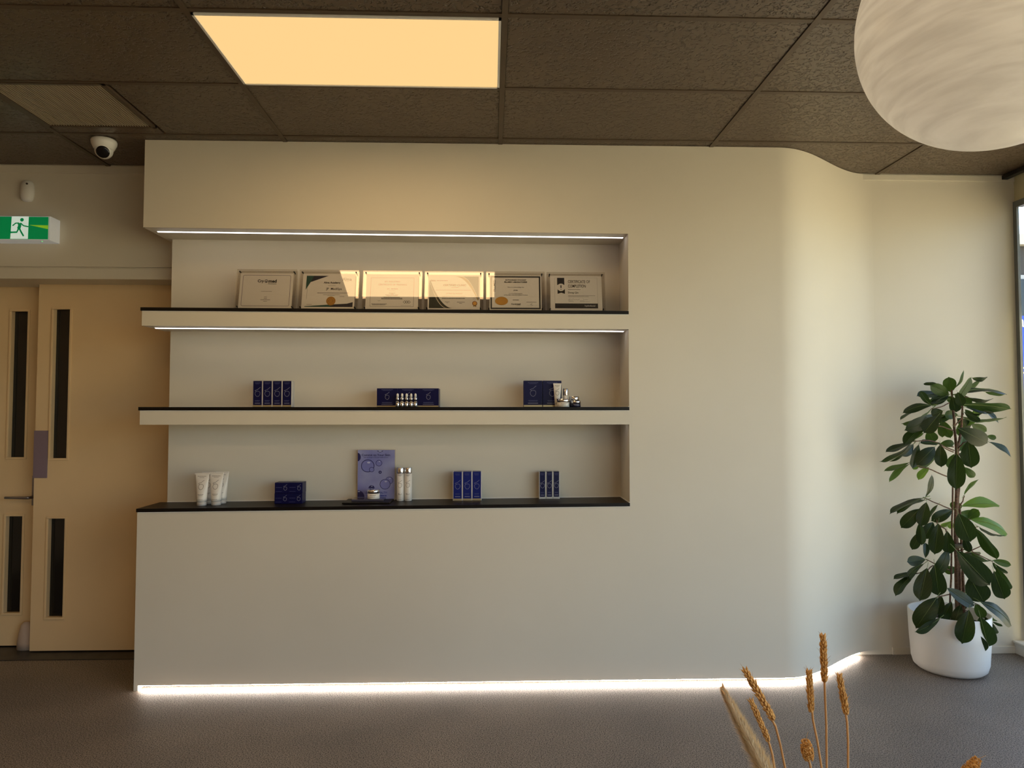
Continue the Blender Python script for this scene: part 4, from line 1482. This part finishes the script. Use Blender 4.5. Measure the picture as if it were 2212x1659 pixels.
def leaf_mat(name, top, trans, fac):
    m = bpy.data.materials.new(name)
    m.use_nodes = True
    n, l = m.node_tree.nodes, m.node_tree.links
    b = n['Principled BSDF']
    tc = n.new('ShaderNodeTexCoord')
    wv = n.new('ShaderNodeTexWave'); wv.inputs['Scale'].default_value = 4.2; wv.inputs['Distortion'].default_value = 0.8
    wv.bands_direction = 'DIAGONAL'
    l.new(tc.outputs['Object'], wv.inputs['Vector'])
    r = n.new('ShaderNodeValToRGB')
    r.color_ramp.elements[0].position = 0.0; r.color_ramp.elements[0].color = (*[c * 0.82 for c in top], 1)
    r.color_ramp.elements[1].position = 1.0; r.color_ramp.elements[1].color = (*[c * 1.25 for c in top], 1)
    l.new(wv.outputs['Fac'], r.inputs['Fac'])
    l.new(r.outputs['Color'], b.inputs['Base Color'])
    b.inputs['Roughness'].default_value = 0.36
    b.inputs['Specular IOR Level'].default_value = 0.3
    t_ = n.new('ShaderNodeBsdfTranslucent'); t_.inputs['Color'].default_value = (*trans, 1)
    mx = n.new('ShaderNodeMixShader'); mx.inputs['Fac'].default_value = fac
    l.new(b.outputs['BSDF'], mx.inputs[1]); l.new(t_.outputs['BSDF'], mx.inputs[2])
    l.new(mx.outputs['Shader'], n['Material Output'].inputs['Surface'])
    MATS[name] = m
    return m


M_LEAF = leaf_mat('shaded glossy leaf', (0.010, 0.019, 0.008), (0.13, 0.26, 0.03), 0.11)  # the three leaf tones put shade, light and backlight into the colour
M_LEAFG = leaf_mat('lit green leaf', (0.024, 0.048, 0.014), (0.20, 0.38, 0.05), 0.24)
M_LEAFY = leaf_mat('backlit young leaf', (0.085, 0.17, 0.03), (0.34, 0.58, 0.08), 0.38)
M_RIB = mat('leaf midrib', (104, 120, 60), 0.5)
TEMPL = [leaf_template('leaf', 0.05, 0.03, 0.02, 0.0), leaf_template('leaf', 0.09, 0.05, 0.03, 1.3), leaf_template('leaf', -0.03, 0.04, 0.025, 2.6), leaf_template('leaf', 0.12, -0.03, 0.02, 4.0)]
TEMPLY, TEMPLG = [], []
for me in TEMPL:
    m2 = me.copy(); m2.materials[0] = M_LEAFY; TEMPLY.append(m2)
    m2 = me.copy(); m2.materials[0] = M_LEAFG; TEMPLG.append(m2)

# (crop, base u v, tip u v, width, tone, depth offset) : tone carries the light, d shaded, g lit, l young and backlit
LEAVES = [
    (ca, 1410, 600, 1075, 440, 205, 'g', 0.02), (ca, 1440, 560, 1405, 285, 215, 'g', 0.04), (ca, 1190, 400, 945, 405, 62, 'd', 0.06),
    (ca, 1100, 790, 890, 545, 115, 'd', -0.08), (ca, 1240, 600, 835, 615, 140, 'd', 0.03), (ca, 1370, 625, 1095, 780, 66, 'd', 0.0),
    (ca, 1375, 685, 1085, 770, 52, 'd', -0.02), (ca, 1110, 790, 575, 905, 140, 'd', -0.03), (ca, 900, 850, 525, 1045, 50, 'd', 0.02),
    (ca, 1095, 855, 585, 1150, 74, 'g', -0.04), (ca, 1300, 890, 1090, 970, 190, 'd', -0.12), (ca, 1160, 960, 640, 1250, 235, 'd', -0.08),
    (ca, 1210, 980, 960, 1290, 260, 'd', -0.13), (ca, 990, 1170, 590, 1490, 180, 'd', -0.06), (ca, 960, 1290, 680, 1400, 95, 'g', 0.0),
    (ca, 1040, 1240, 1140, 1460, 205, 'g', 0.02), (ca, 1280, 1080, 1290, 1370, 140, 'g', 0.04), (ca, 1300, 1065, 1440, 1385, 160, 'g', 0.07),
    (ca, 1570, 960, 1320, 965, 165, 'g', 0.03), (ca, 1470, 640, 1525, 900, 145, 'd', -0.06), (ca, 1240, 1480, 895, 1460, 100, 'd', -0.05),
    (ca, 1255, 1475, 1510, 1475, 135, 'g', -0.06), (ca, 745, 1440, 272, 1640, 115, 'd', -0.06), (cc, 575, 40, 42, 430, 66, 'd', -0.05),
    (cc, 600, 80, 190, 405, 42, 'd', -0.02), (cc, 605, 75, 425, 300, 115, 'd', -0.06), (cc, 705, 80, 580, 520, 150, 'd', -0.08),
    (cc, 990, 125, 670, 445, 250, 'd', -0.10), (cc, 1005, 300, 680, 490, 130, 'g', -0.03), (cc, 1085, 85, 1105, 495, 205, 'd', -0.12),
    (cc, 530, 408, 75, 570, 80, 'g', 0.02), (cc, 530, 440, 150, 735, 96, 'g', 0.0), (cc, 700, 420, 600, 530, 95, 'l', 0.05),
    (cc, 880, 490, 690, 710, 125, 'l', 0.06), (cc, 1385, 240, 1372, 900, 290, 'd', -0.14), (cc, 820, 1030, 965, 635, 84, 'd', -0.04),
    (cc, 800, 1040, 170, 1310, 95, 'd', -0.05), (cc, 830, 1080, 295, 1300, 105, 'd', -0.03), (cc, 840, 1115, 735, 1560, 215, 'd', -0.10),
    (cc, 720, 1235, 385, 1580, 225, 'd', -0.08), (cc, 1050, 1160, 865, 1410, 64, 'd', -0.03), (cc, 1310, 1255, 925, 1455, 195, 'd', -0.03),
    (cc, 1310, 1450, 1080, 1580, 72, 'l', 0.08), (cc, 1300, 1460, 1255, 1600, 100, 'l', 0.09), (ce, 1055, 0, 985, 570, 245, 'd', -0.14),
    (ce, 1210, 135, 1245, 570, 205, 'd', -0.15), (ce, 720, -20, 760, 400, 155, 'd', -0.10), (ce, 745, 150, 580, 480, 165, 'd', -0.07),
    (ce, 960, -20, 785, 285, 205, 'd', -0.06), (ce, 820, 625, 832, 345, 108, 'd', -0.05), (ce, 825, 650, 485, 695, 185, 'd', -0.10),
    (ce, 800, 725, 405, 1070, 115, 'd', -0.06), (ce, 645, 900, 245, 992, 92, 'd', -0.03), (ce, 605, 930, 268, 1290, 155, 'd', -0.05),
    (ce, 852, 800, 718, 1400, 290, 'd', -0.13), (ce, 1225, 460, 1020, 950, 195, 'd', -0.12), (ce, 985, 740, 1065, 1320, 295, 'd', -0.15),
    (ce, 1390, 820, 1150, 860, 150, 'g', 0.04), (cg, 685, 70, 1115, 360, 175, 'd', -0.16), (cg, 535, 215, 205, 700, 290, 'd', -0.18),
    (cg, 585, 535, 200, 770, 115, 'd', -0.20), (cg, 765, 285, 595, 610, 165, 'd', -0.10), (cg, 605, 195, 530, 490, 155, 'd', -0.08),
    (cb, 190, 480, 375, 170, 52, 'g', 0.02), (cb, 165, 760, 500, 290, 135, 'g', -0.02), (cb, 490, 297, 780, 310, 92, 'd', -0.02),
    (cb, 300, 560, 630, 375, 92, 'g', 0.06), (cb, 275, 585, 1130, 532, 96, 'd', 0.0), (cb, 720, 545, 1105, 600, 72, 'g', 0.06),
    (cb, 430, 650, 885, 700, 84, 'd', 0.04), (cb, 345, 775, 1195, 845, 175, 'g', -0.02), (cb, 560, 735, 900, 930, 145, 'd', 0.03),
    (cb, 650, 825, 985, 1100, 74, 'd', 0.06), (cb, 355, 920, 725, 935, 48, 'd', 0.0), (cb, 360, 915, 640, 1085, 115, 'd', -0.06),
    (cb, 295, 988, 1120, 1068, 78, 'g', 0.02), (cb, 400, 1150, 635, 815, 135, 'l', 0.10), (cb, 380, 1160, 570, 1020, 105, 'l', 0.11),
    (cb, 480, 1130, 760, 1260, 155, 'g', 0.06), (cb, 230, 1195, 810, 1490, 300, 'd', -0.12), (cb, 760, 1340, 935, 1385, 95, 'g', -0.04),
    (cd_, 795, 40, 1215, 292, 92, 'd', -0.02), (cb, 235, 555, 325, 810, 165, 'd', -0.10), (cb, 335, 1065, 245, 1340, 120, 'g', 0.06),
    (cb, 370, 1285, 265, 1620, 135, 'g', 0.04), (cb, 330, 1295, 425, 1400, 85, 'l', 0.10), (cd_, 425, 10, 482, 510, 295, 'd', -0.10),
    (cd_, 365, 488, 545, 690, 135, 'g', 0.0), (cd_, 355, 990, 605, 698, 62, 'g', 0.03), (cd_, 300, 1200, 1005, 1147, 195, 'l', 0.03),
    (cd_, 425, 1415, 615, 1250, 165, 'g', 0.06), (cd_, 460, 1430, 1180, 1665, 200, 'l', 0.02), (cf, 250, -175, 475, 345, 335, 'd', -0.15),
    (cf, 620, 65, 1075, 245, 46, 'd', 0.0), (cf, 555, 85, 955, 650, 190, 'd', -0.05), (cf, 350, 245, 455, 530, 140, 'd', -0.05),
    (cf, 215, 485, 835, 1135, 385, 'd', -0.17), (cf, 480, 515, 885, 705, 84, 'g', -0.04), (cf, 865, 665, 1200, 755, 124, 'g', 0.0),
    (cf, 860, 698, 1125, 930, 104, 'd', 0.02), (cf, 930, 775, 1195, 1200, 145, 'd', -0.06), (cf, 885, 850, 1088, 1385, 275, 'd', -0.10),
    (cf, 450, 960, 710, 1420, 385, 'd', -0.12), (cg, 1200, 285, 1745, 655, 175, 'd', -0.10), (cg, 1285, 515, 1470, 800, 115, 'd', -0.08),
    (cg, 1295, 435, 1465, 605, 64, 'g', -0.02), (cg, 1395, 598, 1560, 670, 42, 'd', 0.0), (cg, 1205, 510, 1348, 1020, 295, 'd', -0.20),
    (cg, 1080, 760, 1288, 1080, 205, 'd', -0.18), (cg, 1035, 410, 922, 950, 265, 'd', -0.21), (cg, 1130, 325, 1275, 540, 155, 'g', -0.10),
    (cg, 905, 335, 800, 645, 145, 'd', -0.14),
]
rl = random.Random(11)
def cp(u, v): return (u, v)
for k in range(22):      # filler leaves close to the stems of the crown and the lower whorls
    hx, hy = [(2056, 850), (2062, 900), (2080, 880), (2064, 975), (2062, 1110), (2068, 1200), (2070, 1280)][k % 7]
    an = rl.uniform(0, 2 * math.pi)
    ln = rl.uniform(34, 58)
    LEAVES.append((cp, hx + 6 * math.cos(an), hy + 6 * math.sin(an), hx + ln * math.cos(an), hy + ln * math.sin(an) * 0.8 + 8, rl.uniform(14, 24), 'g' if k % 3 else 'd', rl.uniform(0.02, 0.12)))
for i, (fn, u0, v0, u1, v1, wpx, tone, off) in enumerate(LEAVES):
    sc_ = 1.0 if fn is cp else (0.13862 if fn is cg else 0.12055)
    p0, p1 = fn(u0, v0), fn(u1, v1)
    Y0 = SY + off
    tipo = rl.uniform(-0.035, 0.03)
    Y1 = min(Y0 + tipo, 4.235)
    A, B = at(*p0, Y0), at(*p1, Y1)
    ax = B - A
    L = ax.length
    wa = wpx * sc_ * Y0 / F_PX
    view = ((A + B) / 2 - CAM).normalized()
    xdir = ax.normalized()
    side = xdir.cross(view).normalized()
    toc = side.cross(xdir).normalized()
    if toc.dot(view) > 0:
        toc = -toc
    wtrue = max(wa, min(0.40 * L, 0.095), 0.028)
    th = math.acos(max(-1, min(1, wa / wtrue)))
    if rl.random() < 0.35:
        th = -th
    yd = side * math.cos(th) + toc * math.sin(th)
    zd = xdir.cross(yd).normalized()
    me = {'l': TEMPLY, 'g': TEMPLG, 'd': TEMPL}[tone][i % 4]
    o = bpy.data.objects.new('leaf', me)
    COL.objects.link(o)
    o.parent = plant
    R = Matrix((xdir * L, yd * wtrue, zd * L * 0.8)).transposed().to_4x4()
    R.translation = A - Vector((PX, PY, 0))
    o.matrix_local = R

# ================================================================== DRIED GRASSES ON THE SIDE TABLE
VX, VY, VZ = 0.462, 1.0, 0.72
tbl = thing('side_table', 'small round oak side table under the dried grasses', 'table', (VX, VY, 0))
MB().lathe([(0.20, VZ - 0.025), (0.205, VZ - 0.02), (0.205, VZ - 0.004), (0.20, VZ)], 40).build('top', M_WOOD, tbl)
MB().lathe([(0.022, 0.02), (0.022, VZ - 0.025)], 16).build('pillar', M_WOOD, tbl)
MB().lathe([(0.15, 0.0), (0.15, 0.012), (0.03, 0.022)], 32).build('foot', M_WOOD, tbl)
va = MB().lathe([(0.0, 0.004), (0.04, 0.0), (0.065, 0.03), (0.07, 0.08), (0.055, 0.13), (0.045, 0.16), (0.055, 0.185), (0.05, 0.185), (0.04, 0.16), (0.05, 0.12), (0.0, 0.05)], 32)
va = tag(va.build('vase', M_VASE), 'grey stoneware vase holding the dried grasses', 'vase')
va.location = (VX, VY, VZ)


def spikelet(mb, c, axis, L, r, m=0):
    mb.lathe([(0.0, 0.0), (r * 0.8, L * 0.22), (r, L * 0.45), (r * 0.6, L * 0.78), (0.0, L)], 6, c, m, axis=axis)


def grass(name, label, tip, base, foot, Y, wear, kind, seed):
    rg = random.Random(seed)
    T, Bp = at(*tip, Y), at(*base, Y)
    Fp = at(*foot, Y)
    dirn = (Fp - Bp)
    V0 = Vector((VX + max(-0.034, min(0.034, (Fp.x - VX) * 0.45)), VY + (Y - VY) * 0.35, VZ + 0.10))
    t = thing(name, label, 'dried grass', V0, 0, 'dried grasses in the vase')
    pts = [Vector((0, 0, 0)), (Fp - V0) * 0.55 + Vector((0.004, 0, 0.0)), Fp - V0, (Fp + Bp) / 2 - V0 + Vector((0.001, 0, 0)), Bp - V0]
    sm = []
    for i in range(len(pts) - 1):
        for k in range(4):
            sm.append(pts[i].lerp(pts[i + 1], k / 4))
    sm.append(pts[-1] + (T - Bp) * 0.9)
    MB().tube(sm, 0.0016, 6).build('stem', M_STRAW, t)
    ax = T - Bp
    L = ax.length
    a = ax.normalized()
    s1 = a.cross(Vector((0, 1, 0))).normalized()
    s2 = a.cross(s1)
    mb = MB()
    if kind == 'wheat':
        n = 21
        for k in range(n):
            f = k / (n - 1)
            rr = wear * (0.55 + 0.6 * math.sin(math.pi * min(1, 0.18 + 0.72 * f)))
            for j in range(4):
                an = j * math.pi / 2 + (k % 2) * math.pi / 4 + rg.uniform(-.2, .2)
                out = s1 * math.cos(an) + s2 * math.sin(an)
                c = Bp - V0 + ax * (f * 0.88) + out * rr * 0.22
                d = (a * 1.0 + out * rg.uniform(0.25, 0.5)).normalized()
                spikelet(mb, c, d, wear * rg.uniform(0.95, 1.25), wear * 0.21)
                if rg.random() < 0.65:
                    e = c + d * wear * 0.9
                    mb.tube([e, e + (d + out * 0.35) * wear * rg.uniform(0.35, 0.8)], [0.0003, 0.0001], 3)
        mb.build('ear', M_WHEAT, t)
    elif kind == 'bunny':
        for k in range(260):
            f = rg.random()
            an = rg.uniform(0, 2 * math.pi)
            out = s1 * math.cos(an) + s2 * math.sin(an)
            rr = wear * math.sin(math.pi * (0.12 + 0.8 * f)) ** 0.6
            c = Bp - V0 + ax * f + out * rr * 0.75
            d = (a * 0.7 + out).normalized()
            spikelet(mb, c, d, wear * 0.42, wear * 0.12)
        mb.lathe([(0.0, 0), (wear * 0.7, L * 0.15), (wear * 0.8, L * 0.5), (wear * 0.6, L * 0.85), (0.0, L)], 12, Bp - V0, axis=a)
        mb.tube([T - V0, T - V0 + a * 0.012 - s1 * 0.006], [0.0005, 0.0002], 4)
        mb.build('seed_head', M_WHEAT, t)
    else:
        hm = MB()
        for k in range(9000):
            f = rg.random() ** 0.9
            an = rg.uniform(0, 2 * math.pi)
            out = s1 * math.cos(an) + s2 * math.sin(an)
            rr = wear * (0.05 + 0.95 * (1 - f) ** 0.65)
            c = Bp - V0 + ax * (f * 0.97) + out * rr * rg.uniform(0.0, 0.35)
            d = (a * rg.uniform(0.7, 1.3) + out * rg.uniform(0.3, 0.9)).normalized()
            ln = rr * rg.uniform(0.55, 1.15) + 0.003
            sd = d.cross(out).normalized() * 0.00026
            hm.add([c - sd, c + sd, c + d * ln + out * 0.001], [(0, 1, 2)], 0)
        for k in range(26):
            f = k / 25
            an = k * 2.4
            out = s1 * math.cos(an) + s2 * math.sin(an)
            c = Bp - V0 + ax * f * 0.92
            spikelet(mb, c, (a + out * 0.3).normalized(), wear * 0.8, wear * 0.09)
        mb.build('core', M_STRAW, t)
        ho = hm.build('fluff', M_PAMPAS, t)
        ho['kind'] = 'stuff'
    return t


grass('wheat_stalk', 'dried wheat stalk leaning left, with the longest ear', (1605, 1440), (1672, 1556), (1696, 1659), 1.0, 0.0086, 'wheat', 1)
grass('wheat_stalk', 'shorter dried wheat stalk leaning left, next to the pale plume', (1620, 1508), (1661, 1602), (1673, 1659), 0.985, 0.0066, 'wheat', 2)
grass('wheat_stalk', 'upright dried wheat stalk just left of the tallest one', (1747, 1444), (1753, 1540), (1775, 1659), 1.02, 0.0076, 'wheat', 3)
grass('wheat_stalk', 'tallest upright dried wheat stalk', (1778, 1366), (1781, 1474), (1786, 1659), 1.03, 0.0080, 'wheat', 4)
grass('wheat_stalk', 'dried wheat stalk at the right of the bunch', (1812, 1454), (1829, 1544), (1832, 1659), 1.0, 0.0076, 'wheat', 5)
grass('canary_grass', 'short dried grass with a fat oval seed head, lowest of the bunch', (1740, 1601), (1748, 1644), (1751, 1668), 0.98, 0.0082, 'bunny', 6)
grass('plume_grass', 'pale fluffy dried plume leaning left in the foreground', (1557, 1482), (1665, 1690), (1690, 1750), 0.93, 0.019, 'plume', 7)
grass('drooping_grass', 'orange dried seed head drooping at the bottom right corner', (2112, 1640), (2072, 1690), (2010, 1720), 1.0, 0.0085, 'bunny', 8)

# ================================================================== OUTSIDE THE WINDOW
M_PAVE = mat('pale concrete paving', (176, 162, 132), 0.85)
add_noise(M_PAVE, 3.0, s2l((160, 146, 118)), s2l((192, 178, 146)), 6)
struct(MB().box(XG + 0.1, 60, -50, 60, -0.35, -0.15).box(-40, XG + 0.1, -50, Y_REAR - 0.1, -0.35, -0.15).build('ground_outside', M_PAVE))
kx = lambda py, Y: at(2205, py, Y)
b0 = kx(532, 16.0)
bl = thing('building', 'dark grey building across the street seen through the window edge', 'building', (b0.x, 16.0, -0.15))
hb = b0.z + 0.15
MB().box(-5, 9, 0, 8, 0, hb).build('wall', mat('dark grey cladding', (58, 56, 56), 0.7), bl)
MB().box(-5.2, 9.2, -0.2, 8, hb, hb + 0.25).build('parapet', mat('pale parapet', (196, 192, 184), 0.7), bl)
for i in range(6):
    for z0, z1 in ((hb - 1.9, hb - 0.7), (hb - 3.6, hb - 2.5)):
        if z0 > 0.2:
            f_ = MB().box(-4.6 + 2.2 * i, -3.0 + 2.2 * i, -0.06, 0.02, z0, z1).build('window', mat('pale window frame', (170, 172, 176), 0.5), bl)
            MB().box(-4.5 + 2.2 * i, -3.1 + 2.2 * i, -0.08, -0.05, z0 + 0.1, z1 - 0.1).build('pane', mat('dark pane', (30, 34, 40), 0.1), f_)
sb, st_ = kx(852, 7.0), kx(682, 7.0)
sgn = thing('street_sign', 'blue street signboard with a white letter beyond the window', 'sign', (sb.x + 0.5, 7.0, -0.15))
MB().box(-0.8, 0.8, 0, 0.05, sb.z + 0.15, st_.z + 0.15).build('board', mat('bright blue board', (20, 70, 190), 0.4), sgn)
for x in (-0.6, 0.6):
    MB().box(x - 0.03, x + 0.03, 0.05, 0.10, 0, st_.z + 0.1).build('post', M_STEEL, sgn)
ab = kx(693, 7.0)
mb = MB()
mb.text('a', ab.x - sgn.location.x + 0.005, ab.z + 0.15, 0.07, lambda u, v: (u, -0.002, v))
mb.build('letter', M_PRINT_W, sgn)
mb = MB()
a2 = kx(800, 7.0)
for dz in (-0.025, 0.025):
    mb.flat([(a2.x - sgn.location.x - 0.04, a2.z + 0.15 + dz - 0.008), (a2.x - sgn.location.x + 0.06, a2.z + 0.15 + dz - 0.008), (a2.x - sgn.location.x + 0.06, a2.z + 0.15 + dz + 0.008), (a2.x - sgn.location.x - 0.04, a2.z + 0.15 + dz + 0.008)], lambda u, v: (u, -0.002, v))
mb.build('dashes', M_PRINT_W, sgn)
gw = kx(856, 9.0)
tag(MB().box(gw.x - 2.5, gw.x + 8, 9.0, 9.3, -0.15, gw.z).build('garden_wall', mat('sand render', (188, 172, 136), 0.8)), 'low sand coloured boundary wall outside the window', 'wall')
